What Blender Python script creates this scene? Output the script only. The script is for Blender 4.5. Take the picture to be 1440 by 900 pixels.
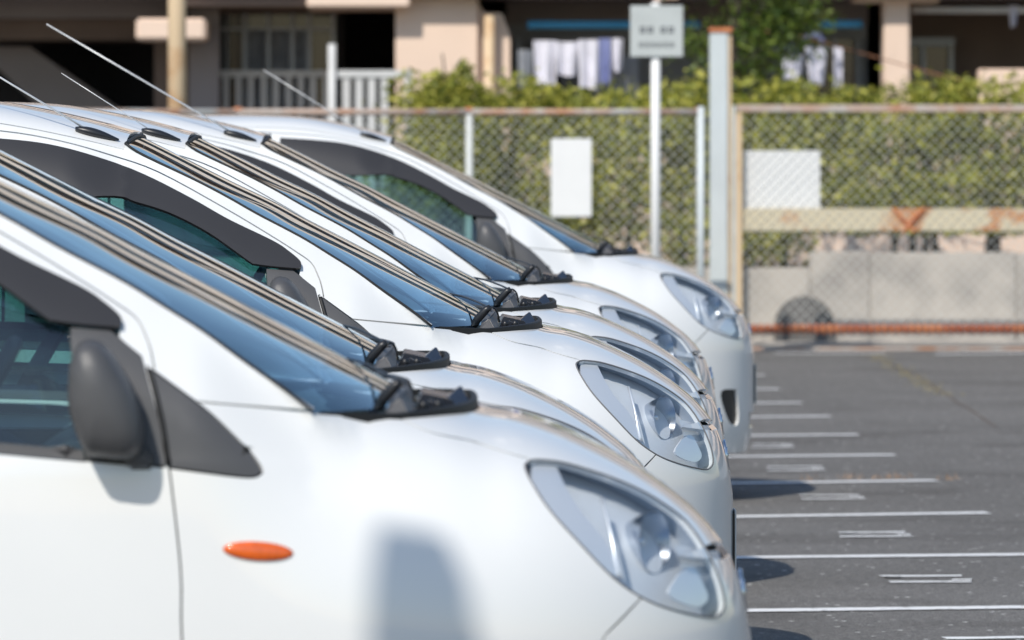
import bpy, bmesh, math, random
import numpy as np
from mathutils import Vector, Matrix, geometry
random.seed(7)
rnd = np.random.RandomState(11)
S = bpy.context.scene
COL = S.collection
for o in list(bpy.data.objects): bpy.data.objects.remove(o)

# ------------------------------------------------------------------ camera, light, exposure
F, HX, HY, CH = 8200.0, 560.0, 200.0, 1.52        # focal length in photo pixels, vanishing point, lens height
LIFT = 0.07; BH = CH-LIFT                          # the bodies' own zero lies 7 cm above the ground
cam = bpy.data.objects.new('camera', bpy.data.cameras.new('camera'))
COL.objects.link(cam); S.camera = cam
cam.location = (0, 0, CH); cam.rotation_euler = (math.pi/2, 0, 0)
cam.data.sensor_width = 36; cam.data.lens = F/1440*36
cam.data.shift_x = (720-HX)/1440; cam.data.shift_y = -(450-HY)/1440
cam.data.clip_start = 0.5; cam.data.clip_end = 3000
cam.data.dof.use_dof = True; cam.data.dof.focus_distance = 15.2; cam.data.dof.aperture_fstop = 7.2

SUN = Vector((0.40, 0.80, -0.88)).normalized()     # direction the light travels
w = bpy.data.worlds.new('World'); S.world = w; w.use_nodes = True
nt = w.node_tree; bg = nt.nodes['Background']
sky = nt.nodes.new('ShaderNodeTexSky'); sky.sky_type = 'NISHITA'; sky.sun_disc = False
sky.sun_elevation = math.asin(-SUN.z); sky.sun_rotation = math.atan2(-SUN.x, -SUN.y)
sky.air_density = 1.25; sky.dust_density = 0.5; sky.ozone_density = 3.0
nt.links.new(sky.outputs[0], bg.inputs[0]); bg.inputs[1].default_value = 0.125
sl = bpy.data.lights.new('sun', 'SUN'); sl.energy = 3.9; sl.angle = math.radians(0.53); sl.color = (1, 0.945, 0.86)
so = bpy.data.objects.new('sun', sl); COL.objects.link(so)
so.rotation_euler = (-SUN).to_track_quat('Z', 'Y').to_euler()
S.view_settings.view_transform = 'Standard'; S.view_settings.look = 'None'
S.view_settings.exposure = 0.04; S.view_settings.gamma = 1
S.render.engine = 'CYCLES'
S.cycles.max_bounces = 10; S.cycles.transparent_max_bounces = 24; S.cycles.glossy_bounces = 6

# ------------------------------------------------------------------ materials
def mat(name, col, rough=0.5, metal=0.0, coat=0.0, var=0.0, vscale=20.0, bump=0.0, bscale=200.0, spec=0.5,
        col2=None, thr=None, trans=0.0):
    m = bpy.data.materials.new(name); m.use_nodes = True
    t = m.node_tree; b = t.nodes['Principled BSDF']
    b.inputs['Base Color'].default_value = (*col, 1); b.inputs['Roughness'].default_value = rough
    b.inputs['Metallic'].default_value = metal; b.inputs['Coat Weight'].default_value = coat
    b.inputs['Coat Roughness'].default_value = 0.045; b.inputs['Specular IOR Level'].default_value = spec
    tc = t.nodes.new('ShaderNodeTexCoord')
    if var or col2:
        n = t.nodes.new('ShaderNodeTexNoise'); n.inputs['Scale'].default_value = vscale; n.inputs['Detail'].default_value = 5
        t.links.new(tc.outputs['Object'], n.inputs['Vector'])
        r = t.nodes.new('ShaderNodeValToRGB')
        if thr: r.color_ramp.elements[0].position, r.color_ramp.elements[1].position = thr
        else: r.color_ramp.elements[0].position, r.color_ramp.elements[1].position = 0.3, 0.7
        c2 = col2 or tuple(c*(1-var) for c in col)
        r.color_ramp.elements[0].color = (*c2, 1); r.color_ramp.elements[1].color = (*col, 1)
        t.links.new(n.outputs[0], r.inputs[0]); t.links.new(r.outputs[0], b.inputs['Base Color'])
    if bump:
        n = t.nodes.new('ShaderNodeTexNoise'); n.inputs['Scale'].default_value = bscale; n.inputs['Detail'].default_value = 3
        t.links.new(tc.outputs['Object'], n.inputs['Vector'])
        bp = t.nodes.new('ShaderNodeBump'); bp.inputs['Strength'].default_value = bump; bp.inputs['Distance'].default_value = 0.01
        t.links.new(n.outputs[0], bp.inputs['Height']); t.links.new(bp.outputs[0], b.inputs['Normal'])
    return m

def glass(name, tint, f0=0.05, rough=0.0, power=5.0, gcol=(1, 1, 1)):
    """thin clear sheet: Schlick reflection that is the same from both sides, the rest passes straight through, tinted"""
    m = bpy.data.materials.new(name); m.use_nodes = True
    t = m.node_tree; t.nodes.remove(t.nodes['Principled BSDF']); out = t.nodes['Material Output']
    a = t.nodes.new('ShaderNodeBsdfTransparent'); a.inputs[0].default_value = (*tint, 1)
    g = t.nodes.new('ShaderNodeBsdfGlossy'); g.inputs['Roughness'].default_value = rough
    g.inputs[0].default_value = (*gcol, 1)
    ge = t.nodes.new('ShaderNodeNewGeometry'); d = t.nodes.new('ShaderNodeVectorMath'); d.operation = 'DOT_PRODUCT'
    t.links.new(ge.outputs['Normal'], d.inputs[0]); t.links.new(ge.outputs['Incoming'], d.inputs[1])
    def mth(op, x, y=None, yv=0.0, cl=False):
        n = t.nodes.new('ShaderNodeMath'); n.operation = op; n.use_clamp = cl
        if isinstance(x, float): n.inputs[0].default_value = x
        else: t.links.new(x, n.inputs[0])
        if y is not None: t.links.new(y, n.inputs[1])
        else: n.inputs[1].default_value = yv
        return n.outputs[0]
    c = mth('ABSOLUTE', d.outputs['Value']); q = mth('POWER', mth('SUBTRACT', 1.0, c, cl=True), None, power)
    f = mth('ADD', mth('MULTIPLY', q, None, 1-f0), None, f0, True)
    mx = t.nodes.new('ShaderNodeMixShader'); t.links.new(f, mx.inputs[0])
    t.links.new(a.outputs[0], mx.inputs[1]); t.links.new(g.outputs[0], mx.inputs[2]); t.links.new(mx.outputs[0], out.inputs[0])
    return m

M = {}
M['paint'] = mat('white_paint', (0.78, 0.785, 0.775), 0.32, 0, 1.0, var=0.03, vscale=3)
M['plastic'] = mat('grey_plastic', (0.075, 0.075, 0.078), 0.42, bump=0.12, bscale=900)
M['black'] = mat('black_plastic', (0.016, 0.017, 0.02), 0.36)
M['cowl'] = mat('cowl_plastic', (0.018, 0.022, 0.034), 0.24, var=0.3, vscale=30)
M['rubber'] = mat('rubber', (0.012, 0.012, 0.012), 0.6)
M['visor'] = mat('smoked_visor', (0.038, 0.036, 0.036), 0.30, coat=0.2)
M['shell'] = mat('dark_shell', (0.012, 0.012, 0.013), 0.8)
M['fabric'] = mat('seat_fabric', (0.07, 0.075, 0.085), 0.9, var=0.3, vscale=60)
M['liner'] = mat('headliner', (0.35, 0.35, 0.34), 0.9)
M['dash'] = mat('dashboard', (0.03, 0.032, 0.036), 0.7)
M['chrome'] = mat('chrome', (0.80, 0.82, 0.85), 0.12, 1.0)
M['sealgrey'] = mat('lamp_seal_grey', (0.16, 0.16, 0.165), 0.6)
M['satin'] = mat('satin_reflector', (0.82, 0.84, 0.86), 0.3, 0.45)
M['reflector'] = mat('reflector', (0.62, 0.66, 0.72), 0.22, 1.0)
M['lampinner'] = mat('lamp_inner', (0.70, 0.73, 0.76), 0.4, 0.05, var=0.1, vscale=12)
M['amber'] = mat('amber_lens', (0.86, 0.14, 0.01), 0.12, coat=1.0, var=0.35, vscale=45)
M['mast'] = mat('mast_steel', (0.78, 0.78, 0.78), 0.4, 0.35)
M['tyre'] = mat('tyre', (0.02, 0.02, 0.02), 0.85, bump=0.3, bscale=120)
M['rim'] = mat('rim', (0.5, 0.5, 0.52), 0.35, 0.9)
M['board0'] = mat('plate_white', (0.6,0.6,0.58), 0.5)
M['plate'] = mat('plate_yellow', (0.75, 0.5, 0.05), 0.5)
M['windscreen'] = glass('windscreen_glass', (0.38, 0.56, 0.70), 0.12, power=3.4, gcol=(0.84, 0.94, 1.0))
M['sideglass'] = glass('side_glass', (0.56, 0.73, 0.71), 0.08)
M['lens'] = glass('lamp_lens', (0.93, 0.95, 0.97), 0.05)

# ------------------------------------------------------------------ mesh helpers
class MB:
    def __init__(s): s.v = []; s.f = []
    def add(s, vs, fs):
        b = len(s.v); s.v += [tuple(p) for p in vs]; s.f += [tuple(b+i for i in f) for f in fs]; return s
    def box(s, x0, x1, y0, y1, z0, z1):
        return s.add([(x0,y0,z0),(x1,y0,z0),(x1,y1,z0),(x0,y1,z0),(x0,y0,z1),(x1,y0,z1),(x1,y1,z1),(x0,y1,z1)],
              [(0,3,2,1),(4,5,6,7),(0,1,5,4),(1,2,6,5),(2,3,7,6),(3,0,4,7)])
    def tube(s, pts, r, n=8, cap=True):
        pts = [Vector(p) for p in pts]; rs = r if isinstance(r, (list, tuple)) else [r]*len(pts)
        rings = []; up = None
        for i, p in enumerate(pts):
            d = (pts[min(i+1, len(pts)-1)] - pts[max(i-1, 0)]).normalized()
            if up is None: up = d.orthogonal().normalized()
            up = (up - d*up.dot(d)).normalized(); sd = d.cross(up)
            rings.append([p + (up*math.cos(a)+sd*math.sin(a))*rs[i] for a in [2*math.pi*k/n for k in range(n)]])
        vs = [q for R in rings for q in R]; fs = []
        for i in range(len(pts)-1):
            for k in range(n):
                a, b = i*n+k, i*n+(k+1) % n; fs.append((a, b, b+n, a+n))
        if cap: fs.append(tuple(range(n))[::-1]); fs.append(tuple(range((len(pts)-1)*n, len(pts)*n)))
        return s.add(vs, fs)
    def prism(s, poly, y0, y1, ax='y'):
        n = len(poly)
        g = {'y': lambda p, t: (p[0], t, p[1]), 'z': lambda p, t: (p[0], p[1], t), 'x': lambda p, t: (t, p[0], p[1])}[ax]
        return s.add([g(p, y0) for p in poly]+[g(p, y1) for p in poly],
              [tuple(range(n)), tuple(range(n, 2*n))[::-1]] + [(i, i+n, (i+1) % n+n, (i+1) % n) for i in range(n)])
    def build(s, name, m, parent=None, smooth=False, bevel=0.0, kind=None, fixn=True):
        me = bpy.data.meshes.new(name); me.from_pydata(s.v, [], s.f)
        if fixn:
            bm = bmesh.new(); bm.from_mesh(me); bmesh.ops.recalc_face_normals(bm, faces=bm.faces)
            if bevel: bmesh.ops.bevel(bm, geom=[e for e in bm.edges if len(e.link_faces) == 2 and e.calc_face_angle(0) > 0.5], offset=bevel, segments=2, affect='EDGES')
            bm.to_mesh(me); bm.free()
        me.materials.append(m if not isinstance(m, str) else M[m])
        if smooth:
            for p in me.polygons: p.use_smooth = True
        o = bpy.data.objects.new(name, me); COL.objects.link(o)
        if parent: o.parent = parent
        if kind: o['kind'] = kind
        return o
def empty(name, loc, label=None, cat=None, group=None):
    o = bpy.data.objects.new(name, None); COL.objects.link(o); o.location = loc; o.empty_display_size = 0.2
    tag(o, label, cat, group); return o
def tag(o, label=None, cat=None, group=None, kind=None):
    if label: o['label'] = label
    if cat: o['category'] = cat
    if group: o['group'] = group
    if kind: o['kind'] = kind
    return o

# ------------------------------------------------------------------ car body surface   (u forward from nose, v sideways, z up)
W0, NP = 0.735, 2.6
CW = [9.87, 0.642, 14.48, 0.871]
ZC = np.array([(-1.0,1.17),(-0.9,1.125),(-0.8,1.083),(-0.72,1.052),(-0.64,1.022),(-0.56,0.996),(-0.489,0.972),(-0.43,0.961),(-0.372,0.943),(-0.291,0.908),
               (-0.207,0.862),(-0.146,0.82),(-0.101,0.782),(-0.068,0.745),(-0.05,0.718),(-0.033,0.677),(-0.02,0.63),(-0.008,0.57),(-0.002,0.525),(0.0,0.5)])
RC = np.array([(-3.395,0.5),(-3.39,0.62),(-3.37,0.85),(-3.33,1.05),(-3.27,1.24),(-3.2,1.38),(-3.1,1.47),(-2.95,1.52),(-2.7,1.55),(-2.4,1.568),(-2.1,1.567),(-1.909,1.556),
               (-1.816,1.541),(-1.72,1.521),(-1.63,1.499),(-1.55,1.477),(-1.45,1.472),(-0.6,1.47)])
def pch(tab, x):
    X, Y = tab[:,0], tab[:,1]
    d = np.gradient(Y, X)
    i = int(min(max(np.searchsorted(X, x)-1, 0), len(X)-2)); h = X[i+1]-X[i]; t = min(max((x-X[i])/h, 0), 1)
    s = (Y[i+1]-Y[i])/h
    m0 = d[i] if abs(d[i]) < 3*abs(s) else math.copysign(3*abs(s), d[i]); m1 = d[i+1] if abs(d[i+1]) < 3*abs(s) else math.copysign(3*abs(s), d[i+1])
    return (2*t**3-3*t*t+1)*Y[i]+(t**3-2*t*t+t)*h*m0+(-2*t**3+3*t*t)*Y[i+1]+(t**3-t*t)*h*m1
def plan(u):
    if u > -1.0: return W0*max(1-min((u+1.0), 1)**NP, 0)**(1/NP)
    if u < -2.8: return W0*max(1-min((-2.8-u)/0.595, 1)**5, 0)**(1/5)
    return W0
GE = None                                            # windscreen edge z(u), filled below
def sst(a, b, x):
    t = min(max((x-a)/(b-a), 0), 1); return t*t*(3-2*t)
def vside(u, z, curl=True, hard=False, hoodonly=False):
    w = plan(u)
    low = 1-0.045*max(0.5-z, 0)**2/0.09 if z < 0.5 else 1
    def sec(zs, zc, n):
        if z <= zs: return 1.0
        t = (z-zs)/max(zc-zs, 1e-4)
        if t >= 1 and hard: return 0.0
        t = min(t, 0.9995); return (1-t**n)**(1/n)
    hood = sec(0.5, pch(ZC, u), 3.3) if u > -1.0 else 1
    if u < -0.70 and not hoodonly:
        tm = 1-0.125*max(z-0.90, 0)/0.65
        cab = sec(0.85, pch(RC, u), 5.5)*tm
        k = sst(-0.70, -1.0, u); r = hood*(1-k)+cab*k
        if u > -0.8 and False: r = max(r, hood)
    else: r = hood
    v = w*low*r
    # soft crease below the belt line and slight barrel
    if z < 0.93: v *= 1-0.010*((z-0.70)/0.25)**2*sst(-0.25, -0.8, u)
    if curl and GE is not None and u < -0.70:
        ez = np.interp(u, GE[:,0], GE[:,1]); d = max((ez-z)*0.87, 0)
        if u > GE[-1,0]: d = math.hypot(d, u-GE[-1,0])
        if u < GE[0,0]: d = math.hypot(d, GE[0,0]-u)
        if d < 0.16:
            uu = min(max(u, GE[0,0]), GE[-1,0]); tgt = 0.545+(0.640-0.545)*(uu-GE[0,0])/(GE[-1,0]-GE[0,0])
            q = 1-d/0.16; v = v+(min(tgt, v+0.05)-v)*q*q
    return v
def ztop(u, v):
    lo, hi = 0.45, 1.6
    v = abs(v)
    for _ in range(26):
        m = (lo+hi)/2
        if vside(u, m, False, True, u > -0.98) > v+1e-6: lo = m
        else: hi = m
    return lo
def px(i, pts, v=None, smooth=0):
    """photo pixels of near-side features of car i -> (u, z)"""
    D0, X0 = (CW[0], CW[1]) if i == 1 else (CW[2], CW[3]); out = []
    for x, y in pts:
        vv = 0.7 if v is None else v
        for _ in range(4):
            D = D0+W0-vv; u = (x-HX)*D/F-X0; z = BH-(y-HY)*D/F
            if v is None: vv = vside(u, z, False)
        out.append((u, z))
    return cr(out, smooth) if smooth else out
def cr(P, n=6):
    P = [np.array(p, float) for p in P]; out = []
    for i in range(len(P)-1):
        p0 = P[i-1] if i else 2*P[0]-P[1]; p1, p2 = P[i], P[i+1]; p3 = P[i+2] if i+2 < len(P) else 2*P[-1]-P[-2]
        for k in range(n):
            t = k/n; out.append(tuple(0.5*((2*p1)+(-p0+p2)*t+(2*p0-5*p1+4*p2-p3)*t*t+(-p0+3*p1-3*p2+p3)*t**3)))
    out.append(tuple(P[-1])); return out
GE_pts = px(3, [(177,201),(189,211),(213,224),(271,252),(315.5,275.5),(360,301),(404,324),(433,340),(465,360),(500,382),(540,410),(580,437),(607,458)])
GE_c = cr(GE_pts, 4)
GE = np.array(sorted(GE_c))

CX = 1.70                                            # car origin sits mid-length
def fside(sg, off=0.0):
    def f(p, q):
        return (p, sg*(vside(p, q)+0), q)
    return f
def ftop(p, q): return (p, q, ztop(p, q))
ZCi = np.array(sorted((float(z), float(u)) for u, z in ZC if u > -0.5))
def Uc(z):
    return float(np.interp(z, ZCi[:,0], ZCi[:,1])) if z > 0.5 else 0.0
def toA2(u, z): return math.acos(max(min((u+1)/(1+Uc(z)), 1), 0)**(NP/2))
def fnose(a, z):                                     # a: signed plan angle, z height
    sg = 1 if a >= 0 else -1; a = max(abs(a), 1e-4)
    u = -1+(1+Uc(z))*max(math.cos(min(a, math.pi/2)), 0)**(2/NP)
    if a > math.pi/2: u = -1-(a-math.pi/2)
    k = 0.03*max(0.32-z, 0)**2/0.0324
    return (u-k*(1 if u > -0.6 else 0), sg*vside(u, z, True, True), z)
def fnose2(a, z):                                    # the strip below the bonnet lip, set back a little
    zz = float(z); U = np.interp(zz, ZC[::-1][:,1][np.argsort(ZC[::-1][:,1])], ZC[::-1][:,0][np.argsort(ZC[::-1][:,1])])
    v = 0.62*a; return (-1.0+(0.984+U)*max(1-(abs(v)/0.72)**NP, 0)**(1/NP), v, zz)
def inpoly(P, poly):
    P = np.asarray(P); poly = np.asarray(poly); x, y = P[:,0], P[:,1]; r = np.zeros(len(P), bool)
    j = len(poly)-1
    for i in range(len(poly)):
        xi, yi, xj, yj = poly[i,0], poly[i,1], poly[j,0], poly[j,1]
        c = ((yi > y) != (yj > y)); 
        with np.errstate(divide='ignore', invalid='ignore'):
            r ^= c & (x < (xj-xi)*(y-yi)/(yj-yi+1e-15)+xi)
        j = i
    return r
def resamp(poly, step):
    out = []; n = len(poly)
    for i in range(n):
        a = np.array(poly[i]); b = np.array(poly[(i+1) % n]); L = np.linalg.norm(b-a)
        if L < 1e-5: continue
        k = max(1, int(math.ceil(L/step)))
        for t in range(k): out.append(a+(b-a)*t/k)
    return np.array(out)
def shrinkp(P, d):
    A = 0.5*np.sum(P[:,0]*np.roll(P[:,1], -1)-np.roll(P[:,0], -1)*P[:,1])
    e = np.roll(P, -1, 0)-P; e /= (np.linalg.norm(e, axis=1)[:,None]+1e-12)
    nrm = np.stack([-e[:,1], e[:,0]], 1)*(1 if A > 0 else -1)
    m = nrm+np.roll(nrm, 1, 0); l = np.linalg.norm(m, axis=1); m /= (l[:,None]+1e-9)
    c = np.clip(np.sum(m*nrm, 1), 0.5, 1)
    return P+m*(d/c)[:,None]
def patch(name, outline, f, m, parent, step=0.025, holes=(), shrink=0.0017, off=0.0, thick=0.010, outward=None, sx=1.0, wobble=0):
    """a panel: an outline in a 2-D domain filled with a fine mesh that is laid on the surface f"""
    B = [shrinkp(resamp(outline, step), shrink)]+[shrinkp(resamp(h, step), -shrink) for h in holes]
    lo, hi = B[0].min(0), B[0].max(0)
    gx, gy = np.meshgrid(np.arange(lo[0]+step*.5, hi[0], step), np.arange(lo[1]+step*.5, hi[1], step))
    gx[::2] += step*0.5
    G = np.stack([gx.ravel(), gy.ravel()], 1)
    if len(G):
        ok = inpoly(G, B[0])
        for h in B[1:]: ok &= ~inpoly(G, h)
        G = G[ok]
        bp = np.concatenate(B)
        if len(G):
            dmin = np.array([np.min(np.sum((bp-g)**2, 1)) for g in G]); G = G[dmin > (0.45*step)**2]
    vs, ed = [], []
    for b in B:
        k = len(vs); vs += [Vector(p) for p in b]; ed += [(k+i, k+(i+1) % len(b)) for i in range(len(b))]
    nb = len(vs); vs += [Vector(p) for p in G]
    V, E, T = geometry.delaunay_2d_cdt(vs, ed, [], 0, 1e-6)[:3]
    V2 = np.array([(p.x, p.y) for p in V])
    T = np.array([t for t in T if len(t) == 3]); C = V2[T].mean(1)
    ok = inpoly(C, B[0])
    for h in B[1:]: ok &= ~inpoly(C, h)
    T = T[ok]
    h = 0.0015
    P3 = []; N3 = []
    for p, q in V2:
        a = np.array(f(p, q)); du = np.array(f(p+h, q))-np.array(f(p-h, q)); dv = np.array(f(p, q+h))-np.array(f(p, q-h))
        n = np.cross(du, dv); n /= (np.linalg.norm(n)+1e-12)
        ref = outward if outward is not None else np.array([0.3 if a[0] > -0.5 else 0, (a[1]+1e-6)*3, 0.3])
        if np.dot(n, ref) < 0: n = -n
        P3.append(a+n*off); N3.append(n)
    P3 = np.array(P3); N3 = np.array(N3)
    faces = []
    for t in T:
        a, b, c = P3[t[0]], P3[t[1]], P3[t[2]]
        faces.append(tuple(t) if np.dot(np.cross(b-a, c-a), N3[t[0]]) > 0 else (t[0], t[2], t[1]))
    cnt = {}
    for t in faces:
        for k in range(3):
            e = (t[k], t[(k+1) % 3]); key = tuple(sorted(e)); cnt.setdefault(key, []).append(e)
    bd = [v[0] for v in cnt.values() if len(v) == 1]
    verts = [tuple(p) for p in P3]; norms = [tuple(n) for n in N3]
    if thick:
        for a, b in bd:
            k = len(verts); pa, pb = P3[a], P3[b]; ia, ib = pa-N3[a]*thick, pb-N3[b]*thick
            verts += [tuple(pa), tuple(pb), tuple(ib), tuple(ia)]
            wn = np.cross(pb-pa, ib-pb); wn = -wn/(np.linalg.norm(wn)+1e-12); 
            faces.append((k+1, k, k+3, k+2))
            nn = np.cross(pa-pb, ia-pa); nn /= (np.linalg.norm(nn)+1e-12)
            norms += [tuple(nn)]*4
    me = bpy.data.meshes.new(name)
    me.from_pydata([(p[0]+CX*sx, p[1], p[2]) for p in verts], [], faces)
    for p in me.polygons: p.use_smooth = True
    me.normals_split_custom_set_from_vertices(norms)
    me.materials.append(M[m] if isinstance(m, str) else m)
    o = bpy.data.objects.new(name, me); COL.objects.link(o); o.parent = parent
    return o
def both(name, outline, m, parent, **k):
    r = []
    for sg in (-1, 1): r.append(patch(name, outline, fside(sg), m, parent, **k))
    return r
def L(pts): return [(p[0]+CX, p[1], p[2]) for p in pts]
def arch(uc, r, a0, a1, n=16, zc=0.22):
    return [(uc+r*math.cos(math.radians(a0+(a1-a0)*i/n)), zc+r*math.sin(math.radians(a0+(a1-a0)*i/n))) for i in range(n+1)]

def make_car():
    car = empty('parked_car', (0, 0, 0))
    # ---- shared curves (u, z)
    seam_low = px(1, [(256,900),(254,800),(238,657),(231,610),(218,556),(206,516)])
    seam_mid = px(3, [(455,420),(452,402),(447,388),(437,370),(415,354),(382,333),(315,293),(222,242),(155,218),(84,198),(0,184)])
    seam_rear = [(-2.1,1.492),(-2.4,1.488),(-2.62,1.462),(-2.78,1.40),(-2.87,1.28),(-2.9,1.1)]
    seam = [(-0.985,0.23)]+cr([(-0.988,0.4)]+seam_low+seam_mid+seam_rear[:1], 4)
    trim_bot = px(1, [(238,658),(290,665),(335,670.5),(358,671),(369,665)])
    trim_top = px(1, [(369,665),(366,655),(352,636),(330,614),(300,585),(275,565),(245,543),(212,519)])
    pil = px(1, [(275,565),(340,571),(430,578)])
    cow = px(3, [(607,458),(650,464),(690,467)])
    hseam = px(3, [(690,467),(720,480),(757,488),(784,497),(820,507)], smooth=5)
    hl_low = px(3, [(815,507.5),(810,513),(818,530),(835,555),(864,587),(895,619),(923,639),(950,650.5),(980,658.5),(995,660),(1002,654),(1003,645)], smooth=4)
    hl_top = px(3, [(1003,645),(1000,630),(993,611),(984,594),(973,577),(958,561),(929,541.5),(895,525.5),(851,511),(825,507),(815,507.5)], smooth=4)
    i_split = min(range(len(hl_low)), key=lambda i: abs(hl_low[i][0]-px(3, [(923,639)])[0][0]))
    bseam = px(3, [(923,639)])+[(-0.285,0.605),(-0.345,0.50)]
    # ---- fender
    fender = [(-0.985,0.22)] + [p for p in seam if p[1] < trim_bot[0][1]-0.004 and p[1] > 0.23 and p[0] > -1.2][:400]
    fender += cr(trim_bot, 4) + cr(trim_top[:6], 4)[1:] + cr(pil, 3)[1:] + cr([pil[-1]]+cow[1:], 4)[1:] + hseam[1:-1] + hl_low[:i_split+1] + bseam[1:] + arch(-0.62, 0.31, 55, 185) + [(-0.93,0.21)]
    both('front_fender', fender, 'paint', car, step=0.022)
    # ---- bumper (nose domain: signed plan angle, z)
    toA = lambda u, z=0.4: toA2(u, z)
    lipz = px(3, [(985,596)])[0]
    half = [(toA(u, z), z) for u, z in (hl_low[i_split:][:-1]+[p for p in hl_top if p[0] > lipz[0]-0.002])]
    side = [(toA(-0.345), 0.50), (toA(-0.31), 0.36), (toA(-0.305), 0.17)]
    nose_top = [(0.44, 0.665), (0.36, 0.675), (0.2, 0.684)]
    P = nose_top[::-1] + half[::-1] + [(toA(-0.285, 0.605), 0.605)] + side
    P = [(0.12,0.710),(0.25,0.714),(0.38,0.721),(0.50,0.729)]+half[::-1]+[(toA(-0.285, 0.605), 0.605)]+side
    outline = [(-a, z) for a, z in P]+[(0.30,0.135)][:0]
    bott = [(-0.75,0.14),(-0.3,0.13),(0.3,0.13),(0.75,0.14)]
    # side intakes and the lower grille are holes
    intake = [(0.50,0.405),(0.66,0.40),(0.62,0.31),(0.55,0.262),(0.47,0.27)]
    lowg = [(-0.30,0.30),(-0.26,0.235),(0.26,0.235),(0.30,0.30)]
    o = patch('bumper', outline+bott+P[::-1], fnose, 'paint', car, step=0.025,
          holes=(cr(intake+intake[:1], 4)[:-1], [(-a, z) for a, z in cr(intake+intake[:1], 4)[:-1]], lowg), thick=0.012, outward=np.array([1, 0, 0.2]))
    for sg in (-1, 1):
        patch('fog_recess', [(sg*a, z) for a, z in intake], fnose, 'black', o, step=0.03, off=-0.012, shrink=-0.004, thick=0, outward=np.array([1, 0, 0.2]))
    patch('lower_grille', lowg, fnose, 'black', o, step=0.03, off=-0.015, shrink=-0.004, thick=0, outward=np.array([1, 0, 0.2]))
    # upper grille strip between bumper and bonnet lip
    g = MB()
    patch('grille_strip', [(-0.66,0.690),(-0.2,0.685),(0.2,0.685),(0.66,0.690),(0.62,0.742),(0.4,0.722),(0.2,0.716),(-0.2,0.716),(-0.4,0.722),(-0.62,0.742)], fnose2, 'lampinner', car, step=0.02, off=0, shrink=-0.002, thick=0, outward=np.array([1, 0, 0.2]))
    # ---- badge: an oval chrome ring on the nose
    b = MB(); n = 24; un = -0.019
    ring = [(un+0.004-0.10*abs(math.sin(2*math.pi*k/n)*0.034)-0.16*math.cos(2*math.pi*k/n)*0.034, 0.045*math.sin(2*math.pi*k/n), 0.635+0.036*math.cos(2*math.pi*k/n)) for k in range(n+1)]
    b.tube(L(ring), 0.0045, 8, False)
    b.tube(L([(un+0.004, 0.0, 0.61), (un+0.0, 0.0, 0.655)]), 0.007, 8)
    b.tube(L([(un+0.004, -0.022, 0.635), (un+0.004, 0.022, 0.635)]), 0.006, 8)
    bd = b.build('badge', 'reflector', car, smooth=True)
    pl = MB().box(CX-0.002, CX+0.002, -0.165, 0.165, 0.335, 0.50).build('number_plate', 'board0', car, bevel=0.001)
    MB().box(CX-0.02, CX-0.002, -0.155, 0.155, 0.345, 0.49).build('plate_bracket', 'black', car)
    # ---- bonnet (top domain u, v)
    def vv(c): return [(u, -vside(u, z, False)) for u, z in c]
    nearseam = vv(hseam)
    ht = [p for p in hl_top if p[0] < px(3, [(985,596)])[0][0]]
    top_edge = vv(ht[::-1])
    e = nearseam[0]
    v0 = abs(e[1])
    rear = [(-0.497-(abs(e[0])-0.497)*(abs(v)/v0)**3.6, v) for v in np.linspace(-v0, v0, 41)]
    lip_start = top_edge[-1]
    lip = [(-0.052-(abs(lip_start[0])-0.052)*(abs(v)/abs(lip_start[1]))**2.2, v) for v in np.linspace(-abs(lip_start[1]), abs(lip_start[1]), 17)]
    nside = nearseam+top_edge[1:]
    hood = nside[:-1]+lip+[(u, -v) for u, v in nside[:-1][::-1]]+rear[1:-1][::-1]
    bn = patch('bonnet', hood, ftop, 'paint', car, step=0.018, thick=0.012, outward=np.array([0, 0, 1.]))
    # ---- cowl: dark tray between the bonnet and the windscreen
    corner = pil[-1]; vc = vside(*corner, False)
    edge = []
    full = [tuple(np.array(a_)+(np.array(b_)-np.array(a_))*k_/5) for a_, b_ in zip([corner]+cow[1:-1], cow[1:]) for k_ in range(5)]+[cow[-1]]
    vk = vside(*corner); nf = len(full)-1
    for k_, (u, z) in enumerate(full[:-1]): edge.append((u, -(vk+(v0-vk)*k_/nf)+0.002, z))
    for u, v in rear: edge.append((u, v, ztop(u, v)))
    for k_, (u, z) in list(enumerate(full[:-1]))[::-1]: edge.append((u, (vk+(v0-vk)*k_/nf)-0.002, z))
    n = len(edge); rim = MB(); rv = []
    for i, (u, v, z) in enumerate(edge):
        s = 1-abs(v)/vc; hgt = 0.004+0.014*min(s*1.6, 1)**0.8
        inn = 0.008
        rv += [(u+CX-0.001, v, z-0.012), (u+CX-0.001, v, z+hgt*0.85), (u+CX-0.004, v, z+hgt), (u+CX-inn-0.004, v, z+hgt), (u+CX-inn-0.006, v, z-0.02)]
    rim.add(rv, [(i*5+k, i*5+k+1, (i+1)*5+k+1, (i+1)*5+k) for i in range(n-1) for k in range(4)])
    rim.build('cowl_seal', 'rubber', car, smooth=False)
    tray = MB(); tv = []
    gb = [(-0.610-(0.787-0.610)*(abs(v)/vc)**2, v, 0.962+0.028*(abs(v)/vc)**2) for v in np.linspace(-vc, vc, n)]
    for i in range(n):
        a, c = edge[i], gb[i]
        for k, t in enumerate((0, 0.3, 0.65, 1.0)):
            zz = a[2]*(1-t)+c[2]*t-0.012*(1 if 0 < t < 1 else 0.3)
            tv.append((a[0]*(1-t)+c[0]*t+CX-0.008*(1-t), a[1]*(1-t)+c[1]*t, zz))
    tray.add(tv, [(i*4+k, i*4+k+1, (i+1)*4+k+1, (i+1)*4+k) for i in range(n-1) for k in range(3)])
    tr = tray.build('cowl_tray', 'cowl', car)
    zb = 0.965
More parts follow.
